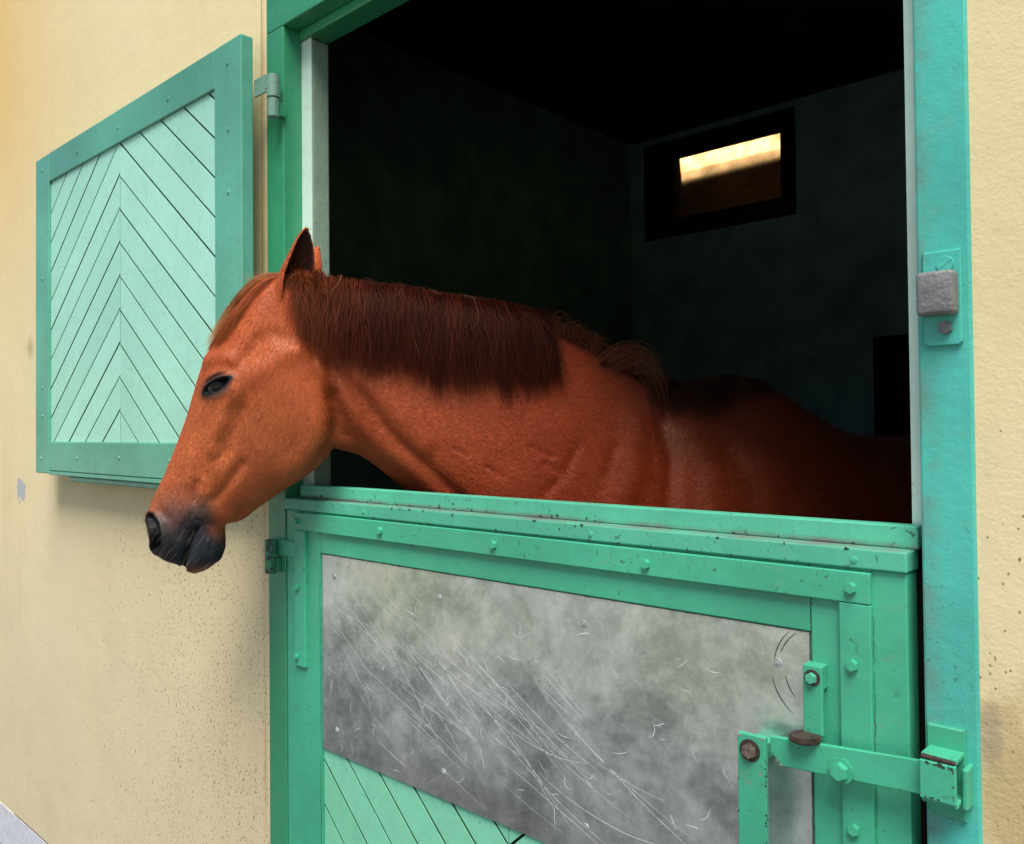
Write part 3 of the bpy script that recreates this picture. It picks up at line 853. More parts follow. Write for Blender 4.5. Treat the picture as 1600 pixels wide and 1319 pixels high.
# head
FRONT = np.array([(-0.1116, 1.6262), (-0.0745, 1.6292), (-0.04, 1.6209), (-0.0100, 1.5874), (0.0190, 1.5533), (0.0405, 1.5181), (0.0625, 1.4811), (0.0777, 1.4471), (0.0911, 1.4036), (0.1057, 1.3539), (0.1215, 1.3105), (0.1396, 1.2636), (0.1577, 1.2243), (0.1721, 1.1937), (0.1805, 1.1605), (0.1781, 1.126), (0.1663, 1.0986), (0.1436, 1.0759), (0.1209, 1.0654)])
BACK = np.array([(-0.1308, 1.5782), (-0.1306, 1.5352), (-0.1544, 1.4861), (-0.1722, 1.4308), (-0.1816, 1.3816), (-0.1826, 1.3448), (-0.1764, 1.308), (-0.1629, 1.2813), (-0.1411, 1.2559), (-0.1111, 1.2356), (-0.0811, 1.2166), (-0.0453, 1.1929), (-0.0156, 1.1728), (0.0045, 1.1527), (0.0751, 1.1483), (0.0894, 1.1255), (0.0977, 1.1014), (0.1137, 1.0665)])
A0 = np.array((-.095, 1.622))
dv = np.array((.217, -.557))
dv /= np.hypot(*dv)
pv = np.array((-dv[1], dv[0]))
def tq(p):
    e = np.asarray(p) - A0
    return e @ dv, e @ pv
ft, fq = tq(FRONT)
bt_, bq = tq(BACK)
def srt(a, b):
    o = np.argsort(a)
    return a[o], b[o]
ft, fq = srt(ft, fq)
bt_, bq = srt(bt_, bq)
Wt = np.array([(-.04, .02), (-.02, .043), (0, .060), (.054, .075), (.107, .085), (.16, .094), (.204, .100), (.247, .097), (.30, .088), (.355, .078), (.41, .067), (.45, .058), (.495, .054), (.527, .055), (.553, .050), (.576, .036), (.590, .019)])
ts_ = np.concatenate([np.arange(-.03, .57, .012), [.574, .581, .586, .589]])
fqi = np.interp(ts_, ft, fq)
bqi = np.interp(ts_, bt_, bq)
def sm1(a, k=2):
    for _ in range(k):
        a = np.r_[a[0], (a[:-2] + 2 * a[1:-1] + a[2:]) / 4, a[-1]]
    return a
fqi, bqi = sm1(fqi), sm1(bqi, 1)
wi = smooth_interp(ts_, Wt[:, 0], Wt[:, 1])
rings = []
for t, f, b, w in zip(ts_, fqi, bqi, wi):
    low = np.interp(t, [0.1, .2, .3, .42, .5], [0, 0, 1, 1, .6])
    vm = np.interp(t, [0, .20, .32, .45, .54], [.45, .36, .50, .52, .50])
    a1 = np.interp(t, [0, .15, .25, .4, .5], [2.0, 2.1, 2.1, 2.1, 2.0])
    a2 = np.interp(t, [0, .1, .25, .35, .5], [2.0, 2.4, 3.0, 2.4, 2.0])
    q = f - (f - b) * vv
    uz = A0[None] + t * dv[None] + q[:, None] * pv[None]
    rings.append(head_pt(uz[:, 0], sg * w * gprof(vv, vm, a1, a2), uz[:, 1]))
loft(rings)

def tube(pts, rad, n=24, flat=None):
    pts = np.array(pts, float)
    rad = np.array(rad, float)
    # resample
    d = np.r_[0, np.cumsum(np.linalg.norm(np.diff(pts, axis=0), axis=1))]
    q = np.linspace(0, d[-1], max(8, int(d[-1] / .012)))
    P = np.stack([smooth_interp(q, d, pts[:, i]) for i in range(3)], 1)
    r = smooth_interp(q, d, rad)
    fl = np.ones(len(q)) if flat is None else smooth_interp(q, d, np.array(flat, float))
    T = np.gradient(P, axis=0)
    T /= np.linalg.norm(T, axis=1)[:, None]
    side = np.array([curve_at(0.9)[3], -curve_at(0.9)[2], 0]) if flat is None else HN
    rr = []
    e = [P[0] - T[0] * r[0] * .8] + list(P) + [P[-1] + T[-1] * r[-1] * .8]
    for i, c in enumerate(e):
        j = min(max(i - 1, 0), len(P) - 1)
        sc = .45 if i in (0, len(e) - 1) else 1
        a = side - T[j] * (side @ T[j])
        a /= np.linalg.norm(a)
        bb = np.cross(T[j], a)
        ang = np.linspace(0, 2 * np.pi, n, endpoint=False)
        rr.append(c + sc * r[j] * (np.cos(ang)[:, None] * a * fl[j] + np.sin(ang)[:, None] * bb))
    loft(rr)
# lower lip and chin
tube(np.concatenate([head_pt(.0483, 0, 1.190), head_pt(.0650, 0, 1.1420), head_pt(.0700, 0, 1.1030), head_pt(.0900, 0, 1.0735)]), (.021, .0285, .0330, .0215), 24, (1.5, 1.32, 1.20, 1.5))
# nostril wing bulges
for sd in (-1, 1):
    tube(np.concatenate([head_pt(.136, sd * .032, 1.176), head_pt(.132, sd * .037, 1.146), head_pt(.130, sd * .036, 1.117)]), (.017, .022, .017), 16, (1, 1, 1))
# legs
def npt(s, lat, z):
    return neck_pt(np.array([s]), np.array([lat]), z)[0]
for sd in (-1, 1):
    tube([npt(.98, sd * .12, 1.0), npt(1.02, sd * .125, .80), npt(1.02, sd * .12, .62), npt(1.01, sd * .12, .42), npt(1.02, sd * .12, .26), npt(1.02, sd * .12, .13), npt(.99, sd * .12, .06), npt(.975, sd * .12, .045)], (.10, .088, .062, .046, .031, .038, .037, .052))
    tube([npt(2.35, sd * .13, 1.05), npt(2.30, sd * .145, .85), npt(2.37, sd * .14, .65), npt(2.50, sd * .13, .47), npt(2.47, sd * .13, .28), npt(2.45, sd * .13, .13), npt(2.41, sd * .13, .06), npt(2.395, sd * .13, .045)], (.17, .14, .08, .05, .034, .041, .038, .052))

# ears: cupped leaves with thickness
def ear(sd):
    base = np.array((-.0948, .049, 1.580))
    tip = np.array((-.1333, .080, 1.7145))
    axis = tip - base
    ln = np.linalg.norm(axis)
    axis = axis / ln
    op = np.array((-.55, .83, 0.0))              # opening: outward and backward
    op -= axis * (op @ axis)
    op /= np.linalg.norm(op)
    sdv = np.cross(axis, op)
    nl, na = 18, 17
    lv_ = np.linspace(-.10, 1, nl)
    outer, inner = [], []
    for l in lv_:
        lw = max(l, 0)
        w = .0290 * (np.interp(lw, [0, .15, .4, .7, .9, 1], [.92, 1.0, .98, .68, .34, .06]))
        spread = np.interp(lw, [0, .3, 1], [2.35, 1.9, 1.35])
        cen = base + axis * ln * l + op * (-.004 + .010 * lw ** 2) - np.array((1, 0, 0)) * .008 * math.sin(math.pi * min(1, max(0, lw)))
        aa = np.linspace(-spread, spread, na)
        dirs = -np.cos(aa)[:, None] * op + np.sin(aa)[:, None] * sdv
        thk = .0068 - .0022 * lw
        outer.append(cen + dirs * (w + thk / 2) * np.array((1, 1, 1)))
        inner.append(cen + dirs * max(w - thk / 2, .0004))
    vs = []
    for arr in (outer, inner):
        for r in arr:
            for p in r:
                vs.append(tuple(head_pt(p[0], sd * p[1], p[2])[0]))
    b = len(verts)
    verts.extend(vs)
    o2 = nl * na
    ix = lambda i, j, o: b + o + i * na + j
    for i in range(nl - 1):
        for j in range(na - 1):
            faces.append((ix(i, j, 0), ix(i + 1, j, 0), ix(i + 1, j + 1, 0), ix(i, j + 1, 0)))
            faces.append((ix(i, j, o2), ix(i, j + 1, o2), ix(i + 1, j + 1, o2), ix(i + 1, j, o2)))
        for j in (0, na - 1):
            q = (ix(i, j, 0), ix(i, j, o2), ix(i + 1, j, o2), ix(i + 1, j, 0))
            faces.append(q if j == 0 else q[::-1])
    for i in (0, nl - 1):
        for j in range(na - 1):
            q = (ix(i, j, 0), ix(i, j + 1, 0), ix(i, j + 1, o2), ix(i, j, o2))
            faces.append(q if i == 0 else q[::-1])
for sd in (1, -1):
    ear(sd)

me = bpy.data.meshes.new('horse')
me.from_pydata(verts, [], faces)
bm = bmesh.new()
bm.from_mesh(me)
bmesh.ops.triangulate(bm, faces=[f for f in bm.faces if len(f.verts) > 4])
bmesh.ops.recalc_face_normals(bm, faces=bm.faces)
bm.to_mesh(me)
bm.free()
tmp = bpy.data.objects.new('horse_tmp', me)
COL.objects.link(tmp)
md = tmp.modifiers.new('r', 'REMESH')
md.mode = 'VOXEL'
md.voxel_size = 0.0036
sm_ = tmp.modifiers.new('s', 'SMOOTH')
sm_.factor = 0.5
sm_.iterations = 5
dg = bpy.context.evaluated_depsgraph_get()
hm = bpy.data.meshes.new_from_object(tmp.evaluated_get(dg))
bpy.data.objects.remove(tmp)
hm.name = 'horse'

def coords(mesh):
    c = np.empty(len(mesh.vertices) * 3, np.float32)
    mesh.vertices.foreach_get('co', c)
    return c.reshape(-1, 3).astype(np.float64)
def normals(mesh):
    c = np.empty(len(mesh.vertices) * 3, np.float32)
    mesh.vertices.foreach_get('normal', c)
    return c.reshape(-1, 3).astype(np.float64)
def head_coords(c):
    d = c - P0
    return d[:, 0] * HD[0] + d[:, 1] * HD[1], d[:, 0] * HN[0] + d[:, 1] * HN[1], c[:, 2]
# finer mesh on the head (eye, nostril, mouth)
EYE = np.array((.0284, 1.4175))
bm = bmesh.new()
bm.from_mesh(hm)
sel = []
for f in bm.faces:
    p = f.calc_center_median()
    u = (p.x - P0[0]) * HD[0] + (p.y - P0[1]) * HD[1]
    l = (p.x - P0[0]) * HN[0] + (p.y - P0[1]) * HN[1]
    if (abs(u - EYE[0]) < .042 and abs(p.z - EYE[1]) < .036 and abs(l) > .05) or (u > .02 and p.z < 1.19 and u < .21 and l > -.02):
        sel.append(f)
bmesh.ops.subdivide_edges(bm, edges=list({e for f in sel for e in f.edges}), cuts=1, use_grid_fill=True, smooth=0.0)
bm.to_mesh(hm)
bm.free()

def seg_dist(U, Z, poly):
    """distance to a polyline in a 2-D coordinate plane"""
    best = np.full(len(U), 9.0)
    for (ax_, az_), (bx_, bz_) in zip(poly[:-1], poly[1:]):
        dx, dz = bx_ - ax_, bz_ - az_
        t = np.clip(((U - ax_) * dx + (Z - az_) * dz) / (dx * dx + dz * dz + 1e-12), 0, 1)
        best = np.minimum(best, np.hypot(U - ax_ - t * dx, Z - az_ - t * dz))
    return best

# spine coordinates of a vertex: nearest point of the plan curve
def spine_coords(c):
    s = np.zeros(len(c))
    lat = np.zeros(len(c))
    for a in range(0, len(c), 40000):
        q = c[a:a + 40000, :2]
        d2 = (q[:, None, 0] - CV[None, ::4, 0]) ** 2 + (q[:, None, 1] - CV[None, ::4, 1]) ** 2
        i = d2.argmin(1) * 4
        w = q - CV[i]
        s[a:a + 40000] = CS[i] + w[:, 0] * CT[i, 0] + w[:, 1] * CT[i, 1]
        lat[a:a + 40000] = w[:, 0] * CT[i, 1] - w[:, 1] * CT[i, 0]
    return s, lat

HEAD_STROKES = [
    # polyline (u, z), radius, height
    ([(0.0488, 1.4626), (0.0222, 1.4697), (-0.002, 1.4578)], .016, .0050),                 # brow
    ([(-0.002, 1.4471), (-0.0206, 1.4625), (-0.0392, 1.4828), (-0.0463, 1.4983)], .015, -.0058),   # hollow above the eye
    ([(-0.0088, 1.4125), (-0.053, 1.441), (-0.094, 1.4696), (-0.1234, 1.4828)], .020, .0038),      # cheek bone arch
    ([(-0.0088, 1.403), (0.0145, 1.3699), (0.0331, 1.3227), (0.0401, 1.2932)], .013, .0042),       # facial crest
    ([(-0.0179, 1.3697), (0.0031, 1.3224), (0.0217, 1.2846)], .013, -.0030),
    ([(0.0712, 1.2345), (0.0758, 1.2169), (0.0782, 1.2005)], .007, -.0026), ([(0.0598, 1.2379), (0.0644, 1.2168), (0.0656, 1.2003)], .008, .0020),
    ([(-0.0129, 1.2676), (0.015, 1.2301), (0.0392, 1.2045)], .010, -.0036), ([(0.0113, 1.2774), (0.0356, 1.2399), (0.0541, 1.2142)], .011, .0024),
    ([(-0.0079, 1.1824), (0.0106, 1.1544), (0.0222, 1.1381)], .007, -.0040),
    ([(0.0228, 1.3107), (0.0148, 1.2751), (0.0403, 1.2282)], .008, -.0016),
    ([(-0.1354, 1.5128), (-0.1681, 1.4647), (-0.1808, 1.4046), (-0.1829, 1.3565), (-0.1743, 1.3026), (-0.1458, 1.2634)], .013, -.0075),   # groove behind the jaw
    ([(-0.1234, 1.4828), (-0.1526, 1.4287), (-0.1594, 1.3747), (-0.1544, 1.3208), (-0.1283, 1.2756), (-0.093, 1.2475)], .022, .0060),   # jaw edge
    ([(-0.0708, 1.5127), (-0.1001, 1.5007), (-0.1352, 1.4828)], .012, -.0024),
    ([(0.049, 1.3938), (0.0606, 1.3466), (0.0745, 1.2995)], .012, -.0022),
    ([(-0.0408, 1.2981), (-0.0179, 1.3578), (-0.0087, 1.3935)], .006, .0012),
    ([(0.1431, 1.1829), (0.125, 1.165), (0.1182, 1.1355), (0.1262, 1.1099)], .009, -.0024),
    ([(0.0215, 1.3462), (0.0676, 1.2935), (0.0941, 1.2349)], .013, .0018),
    ([(0.0563, 1.1393), (0.0517, 1.1236), (0.0541, 1.1032)], .0038, -.0020), ([(0.0633, 1.1443), (0.0599, 1.1274)], .0033, -.0018), ([(0.0773, 1.1638), (0.068, 1.1588)], .0033, -.0020),
    ([(0.0937, 1.1569), (0.0854, 1.1748)], .0033, -.0013), ([(0.1007, 1.1451), (0.096, 1.169)], .0033, -.0012), ([(0.1077, 1.1308), (0.1042, 1.1547)], .0033, -.0012),
]
MOUTH = [(0.0775, 1.1480), (0.0860, 1.1360), (0.0925, 1.1220), (0.0975, 1.1050), (0.1040, 1.0850), (0.1110, 1.0640)]
NOSTRIL = [(0.1614, 1.1661), (0.1509, 1.1537), (0.1468, 1.1368), (0.1486, 1.1200), (0.1523, 1.1118)]
NECK_STROKES = [
    ([(0.0943, 1.4656), (0.1238, 1.4292), (0.1574, 1.3936), (0.1952, 1.3391), (0.2275, 1.3027), (0.27, 1.2656), (0.3208, 1.2165), (.39, 1.15)], .012, -.0070),
    ([(0.0755, 1.4519), (0.1176, 1.396), (0.1486, 1.3456), (0.1986, 1.2944), (0.2435, 1.2624), (0.295, 1.2109), (.36, 1.14)], .014, .0055),
    ([(0.0986, 1.3935), (0.1126, 1.3568), (0.1219, 1.3201)], .017, -.009),
    ([(0.1467, 1.4306), (0.2079, 1.3813), (0.2703, 1.3058)], .022, .0045),
    ([(0.2712, 1.4191), (0.3429, 1.3428), (0.4072, 1.266)], .050, -.004),
    ([(0.356, 1.468), (0.4474, 1.4036), (0.5421, 1.3372)], .050, .005),
    ([(0.7914, 1.3362), (0.7983, 1.2578), (0.7811, 1.163)], .020, -.009),
    ([(0.7291, 1.3297), (0.7061, 1.2329), (0.6688, 1.1673)], .032, .007),
    ([(0.8606, 1.3079), (0.8824, 1.2283), (0.8736, 1.1456)], .034, .008),
    ([(0.9288, 1.2829), (0.9586, 1.1979), (0.9577, 1.1417)], .024, -.005),
    ([(1.0082, 1.2529), (1.0975, 1.1778), (1.1349, 1.1175)], .045, .006),
    ([(0.5847, 1.2886), (0.556, 1.2368), (0.5141, 1.199)], .012, -.0028), ([(0.6703, 1.2872), (0.648, 1.2344)], .014, -.003),
    ([(0.4877, 1.2931), (0.5288, 1.273)], .006, -.0020), ([(0.394, 1.2536), (0.4267, 1.2337)], .005, -.0018), ([(0.5148, 1.2603), (0.5423, 1.2402)], .006, -.0020), ([(0.3278, 1.2923), (0.3552, 1.2772)], .005, -.0016),
    ([(.60, 1.232), (.63, 1.200)], .006, -.0018),
]
c = coords(hm)
nr = normals(hm)
U, LT, Z = head_coords(c)
SPs, SPl = spine_coords(c)
headw = np.clip((U + .218) / .03, 0, 1) * (np.abs(LT) < .15) * (Z > 1.0)
ear_w = np.clip((Z - 1.592) / .02, 0, 1) * (np.abs(LT) > .02) * (U < -.03) * (U > -.19) * (SPs < .11)
disp = np.zeros(len(c))
side = np.clip((np.abs(LT) - .012) / .02, 0, 1) * headw * (1 - ear_w)
for poly, rad, amp in HEAD_STROKES:
    d = seg_dist(U, Z, poly)
    disp += 1.25 * amp * np.exp(-(d / rad) ** 2) * side
neckw = np.clip((np.abs(SPl) - .02) / .03, 0, 1) * (Z > .95) * (SPs > .05) * (SPl > 0)
for poly, rad, amp in NECK_STROKES:
    d = seg_dist(SPs, Z, poly)
    disp += amp * np.exp(-(d / rad) ** 2) * neckw
dm = seg_dist(U, Z, MOUTH)
disp += (-.0030 * np.exp(-(dm / .0026) ** 2) + .0012 * np.exp(-((dm - .0085) / .0045) ** 2)) * headw * (np.abs(LT) > .008)
# nostril hollow
dn = seg_dist(U, Z, NOSTRIL)
nw = np.clip((np.abs(LT) - .006) / .012, 0, 1) * headw
nin = np.exp(-(dn / .0078) ** 4)
disp += (-.0095 * nin + .0042 * np.exp(-((dn - .0125) / .0045) ** 2)) * nw
# eye: lids around an almond opening
ea = np.array((-.92, .393))
ea /= np.hypot(*ea)
eb = np.array((ea[1], -ea[0]))
da = (U - EYE[0]) * ea[0] + (Z - EYE[1]) * ea[1]
db = (U - EYE[0]) * eb[0] + (Z - EYE[1]) * eb[1]
mid_ = -.0035 + .0015 * (da / .026)
eb_c = db - mid_
fe = np.sqrt((da / .0265) ** 2 + (np.where(eb_c > 0, eb_c / .0080, eb_c / .0094)) ** 2)
ew = headw * (np.abs(LT) > .05)
disp += (np.exp(-((np.hypot(da / .037, (db - .002) / .026)) ** 4)) * .0060) * ew
disp += (-.014 * np.clip((1.04 - fe) / .25, 0, 1) + .0026 * np.exp(-((fe - 1.30) / .24) ** 2)) * ew
upl = np.exp(-((da - .001) / .021) ** 4) * np.exp(-((db - (.0140 - 6.0 * (da - .002) ** 2)) / .0026) ** 2)
disp += -.0036 * upl * ew                                       # crease above the heavy upper lid
c2 = c + nr * disp[:, None]
hm.vertices.foreach_set('co', c2.astype(np.float32).ravel())
hm.update()

# coat colour per vertex (pigment, with stall shade and a nostril highlight painted in)
def lerp(a, b, w):
    return a * (1 - w[:, None]) + np.array(b) * w[:, None]
n_v = len(c)
colr = np.tile(np.array((0.415, 0.081, 0.0195)), (n_v, 1))
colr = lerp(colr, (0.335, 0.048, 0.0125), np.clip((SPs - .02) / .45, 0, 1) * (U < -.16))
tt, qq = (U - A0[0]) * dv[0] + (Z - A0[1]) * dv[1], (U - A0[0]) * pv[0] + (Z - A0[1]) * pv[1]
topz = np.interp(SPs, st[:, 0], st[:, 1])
stall_shade = np.clip((SPs - .62) / .25, 0, 1) * np.clip(1 - (topz - Z - .03) / .17, 0, 1) * (U < -.2)
colr = lerp(colr, (0.060, 0.016, 0.007), .92 * stall_shade ** .8)  # light falloff inside the stall, painted dark into withers and back
colr = lerp(colr, (0.22, 0.034, 0.010), .7 * np.clip((SPs - .75) / .5, 0, 1) * (U < -.2))  # body coat darkened further in, same painted falloff
colr = lerp(colr, (0.49, 0.138, 0.047), headw * np.clip((tt - .18) / .1, 0, 1) * .6)
for (u_, z_), r_, w_, cc in (((0.0844, 1.1303), .036, 1.0, (.017, .023, .033)), ((0.0494, 1.0994), .036, 1.0, (.019, .025, .034)), ((0.0870, 1.1000), .040, 1.0, (.015, .021, .031)), ((0.1194, 1.0951), .038, .97, (.020, .026, .036)), ((0.1426, 1.11), .032, .95, (.022, .028, .038)),
                             ((0.1506, 1.1437), .033, .9, (.028, .031, .040)), ((0.1123, 1.1525), .044, .80, (.042, .042, .049)), ((0.0703, 1.1685), .028, .85, (.046, .046, .052)), ((0.1366, 1.1854), .038, .42, (.10, .05, .04)), ((0.0655, 1.1901), .024, .4, (.13, .09, .08)), ((0.0959, 1.2062), .032, .25, (.12, .07, .055))):
    colr = lerp(colr, cc, headw * w_ * np.exp(-((np.hypot(U - u_, Z - z_)) / r_) ** 4))
colr = lerp(colr, (.005, .004, .004), headw * np.clip(1.6 * np.exp(-(dn / .0122) ** 4), 0, 1))
colr = lerp(colr, (.004, .004, .005), headw * np.exp(-(dm / .0030) ** 2) * .9)
dn2 = seg_dist(U, Z, [(a_ + .011, b_) for a_, b_ in NOSTRIL])
colr = lerp(colr, (.005, .005, .006), headw * np.exp(-(dn2 / .0095) ** 4) * np.clip(nin * 30, 0, 1))
colr = lerp(colr, (.085, .078, .080), headw * nw * .35 * np.exp(-((dn - .0150) / .0025) ** 2) * (U < .150))  # highlight on the nostril rim painted lighter
colr = lerp(colr, (.46, .34, .29), headw * .8 * np.exp(-(np.hypot((da + .002) / .024, (db + .0150) / .0065)) ** 4) * (np.abs(LT) > .04))
colr = lerp(colr, (.15, .065, .05), headw * .6 * np.exp(-(np.hypot(da / .036, (db - .000) / .020)) ** 4) * (np.abs(LT) > .04))
colr = lerp(colr, (.030, .018, .019), ew * .95 * np.exp(-(np.hypot((da + .001) / .025, (db - .0075) / .0085)) ** 4))
colr = lerp(colr, (.012, .010, .011), ew * np.clip((1.52 - fe) / .25, 0, 1))
colr = lerp(colr, (.014, .012, .013), ew * np.exp(-((da + .026) / .007) ** 2 - ((db + .0055) / .005) ** 2))
colr = lerp(colr, (.03, .018, .018), ew * .7 * upl)
hoof = np.clip((.075 - Z) / .02, 0, 1)
colr = lerp(colr, (.05, .045, .04), hoof)
# ear lining: the face of the ear that looks along the opening
def ear_in():
    w = np.zeros(n_v)
    for sd in (1, -1):
        base = np.array((-.0948, .049 * sd, 1.580))
        tip = np.array((-.1333, .080 * sd, 1.7145))
        a = tip - base
        l = np.linalg.norm(a)
        a /= l
        op = np.array((-.55, .83 * sd, 0))
        op -= a * (op @ a)
        op /= np.linalg.norm(op)
        nl_ = np.stack([nr @ HD, nr @ HN, nr[:, 2]], 1)
        e = np.stack([U, LT, Z], 1) - base
        al = (e @ a) / l
        rad = e - (e @ a)[:, None] * a
        cen = op * .004
        inward = -(nl_ * (rad - cen)).sum(1) / (np.linalg.norm(rad - cen, axis=1) + 1e-6)
        w = np.maximum(w, np.clip(inward * 2.5, 0, 1) * (al > -.05) * (al < 1.05) * (np.linalg.norm(rad, axis=1) < .05) * (LT * sd > 0))
    return w
wi_ = ear_in() * (Z > 1.56)
colr = lerp(colr, (.035, .014, .011), wi_ * .95)
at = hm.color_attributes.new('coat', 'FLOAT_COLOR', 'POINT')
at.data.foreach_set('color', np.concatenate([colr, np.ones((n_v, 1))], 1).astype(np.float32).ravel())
# direction the hair lies in, for the streaky fine relief
hw = np.clip((U + .165) / .02, 0, 1) * (SPs < .13)
fl_h = np.stack([tt * 110, qq * 560, LT * 560], 1)
bw_ = np.clip((SPs - .5) / .3, 0, 1)
fl_n = np.stack([(SPs * .85 - (1.6 - Z) * .5) * 60, (SPs * .5 + (1.6 - Z) * .85) * 330, SPl * (200 - 140 * bw_)], 1)
fl = fl_h * hw[:, None] + fl_n * (1 - hw[:, None])
at = hm.attributes.new('flow', 'FLOAT_VECTOR', 'POINT')
at.data.foreach_set('vector', fl.astype(np.float32).ravel())

k = NT('chestnut_coat')
fa = k.attr('flow', 'Vector')
p = k.world()
n1 = k.noise(fa, 1.0, 3, 0.6)
n2 = k.noise(p, 22, 4, 0.6)
n3 = k.noise(fa, 0.35, 3, 0.6)
cc = k.mix(1.0, k.attr('coat'), k.ramp(k.math('ADD', k.math('MULTIPLY', n1, 0.55), k.math('MULTIPLY', n3, 0.45)), [(0.3, (0.72, 0.68, 0.66)), (0.5, (0.97, 0.97, 0.97)), (0.72, (1.25, 1.32, 1.36))]), 'MULTIPLY')
cc = k.mix(k.mr(n2, 0.4, 0.7, 0, 0.6), cc, k.mix(1.0, cc, (0.72, 0.62, 0.60), 'MULTIPLY'))
nrm = k.bump(k.math('ADD', n1, n3), 0.32, 0.0016)
M['coat'] = k.out(color=cc, rough=k.mr(n1, 0.3, 0.7, 0.42, 0.6), normal=nrm, spec=k.mr(k.sep(k.attr('coat'))[0], 0.03, 0.22, 0.22, 0.55), spec_tint=k.mix(k.mr(k.sep(k.attr('coat'))[0], 0.06, 0.22), (0.92, 0.97, 1.0), (1.0, 0.76, 0.60)), sheen=0.02, sheen_rough=0.4, sheen_tint=(1.0, 0.62, 0.42))
HB = Vector((-0.75, 1.2, 0.0))
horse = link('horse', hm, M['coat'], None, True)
horse['label'] = 'chestnut horse with dark mane leaning its head out over the green lower door'
horse['category'] = 'horse'
horse['kind'] = 'thing'
tree = BVHTree.FromPolygons([tuple(v) for v in c2], [tuple(p_.vertices) for p_ in hm.polygons])

# eyes
k = NT('dark_eye')
M['eye'] = k.out(color=k.mix(k.mr(k.attr('iris', 'Fac'), 0.62, 0.72), (0.10, 0.105, 0.125), (0.007, 0.005, 0.005)), rough=0.09, spec=0.26)
for sd in (1, -1):
    o = Vector(head_pt(EYE[0] - .001, sd * .2, EYE[1] - .001)[0])
    d = Vector(HN * -sd)
    outer_ = tree.ray_cast(o + Vector((0, 0, .022)), d)[0]
    outer_ = outer_ if outer_ is not None else Vector(head_pt(EYE[0], sd * .1, EYE[1])[0])
    lat_ = (np.array(outer_) - P0) @ HN * sd
    me = bpy.data.meshes.new('eye')
    bm = bmesh.new()
    bmesh.ops.create_uvsphere(bm, u_segments=32, v_segments=20, radius=.0240)
    bm.to_mesh(me)
    bm.free()
    axv = HN * sd + np.array((0, 0, .36)) + HD * .30
    axv /= np.linalg.norm(axv)
    ev = coords(me) / .024
    ia = me.attributes.new('iris', 'FLOAT', 'POINT')
    ia.data.foreach_set('value', (ev @ axv).astype(np.float32))
    e = link('eye', me, M['eye'], horse, True)
    e.location = head_pt(EYE[0] - .001, sd * (lat_ - .0262), EYE[1] - .003)[0]

# ------------------------------------------------------------------ hair
class Hair:
    def __init__(self):
        self.v, self.f, self.c = [], [], []
        self.n = 0
    def strand(self, P, r0, col):
        P = np.asarray(P, float)
        n = len(P)
        T = np.gradient(P, axis=0)
        T /= np.linalg.norm(T, axis=1)[:, None] + 1e-9
        ref = np.array((0.3, 0.5, 0.81))
        a = np.cross(T, ref)
        a /= np.linalg.norm(a, axis=1)[:, None] + 1e-9
        b = np.cross(T, a)
        tt_ = np.linspace(0, 1, n)
        r = r0 * (1 - .8 * tt_ ** 1.5)
        ring = [P + r[:, None] * (math.cos(q) * a + math.sin(q) * b) for q in (0, 2.094, 4.189)]
        self.v.append(np.stack(ring, 1).reshape(-1, 3))
        col = np.asarray(col, float)
        if col.ndim == 1:
            col = np.tile(col, (n, 1))
        self.c.append(np.repeat(col, 3, 0))
        i = np.arange(n - 1)[:, None] * 3 + self.n
        for j in range(3):
            k2 = (j + 1) % 3
            self.f.append(np.concatenate([i + j, i + k2, i + 3 + k2, i + 3 + j], 1))
        self.n += n * 3
    def build(self, name, mat, parent):
        V = np.concatenate(self.v).astype(np.float32)
        F = np.concatenate(self.f).astype(np.int32)
        K_ = np.concatenate(self.c)
        me = bpy.data.meshes.new(name)
        me.vertices.add(len(V))
        me.vertices.foreach_set('co', V.ravel())
        me.loops.add(F.size)
        me.loops.foreach_set('vertex_index', F.ravel())
        me.polygons.add(len(F))
        me.polygons.foreach_set('loop_start', np.arange(0, F.size, 4, dtype=np.int32))
        me.update(calc_edges=True)
        at = me.color_attributes.new('tint', 'FLOAT_COLOR', 'POINT')
        at.data.foreach_set('color', np.concatenate([K_, np.ones((len(V), 1))], 1).astype(np.float32).ravel())
        o = link(name, me, mat, parent, True)
        o['kind'] = 'stuff'
        return o
k = NT('horse_hair')
M['hair'] = k.out(color=k.attr('tint'), rough=0.42, spec=0.25, spec_tint=(1.0, 0.55, 0.40))

def outside(P, lift):
    """push strand points to lie at least lift outside the skin"""
    out = []
    for q in P:
        loc, nrm_, _, dist = tree.find_nearest(Vector(q))
        if loc is not None:
            sd = (Vector(q) - loc).dot(nrm_)
            if sd < lift:
                q = np.array(loc + nrm_ * lift)
        out.append(q)
    return np.array(out)
def mixc(a, b, f):
    return np.array(a) * (1 - f) + np.array(b) * f
LOW = np.array([(0.0245, 1.5564), (0.0527, 1.5123), (0.0991, 1.4791), (0.1468, 1.4503), (0.2209, 1.4387), (0.3224, 1.4143), (0.4277, 1.402), (0.4959, 1.4178), (0.5465, 1.4454)])
TOPM = np.array([(0.0257, 1.6327), (0.0814, 1.6345), (0.1572, 1.630), (0.2089, 1.6244), (0.2748, 1.6165), (0.3423, 1.6085), (0.4253, 1.5982), (0.4821, 1.5925), (0.5255, 1.5764), (0.5546, 1.5586)])
mh = Hair()
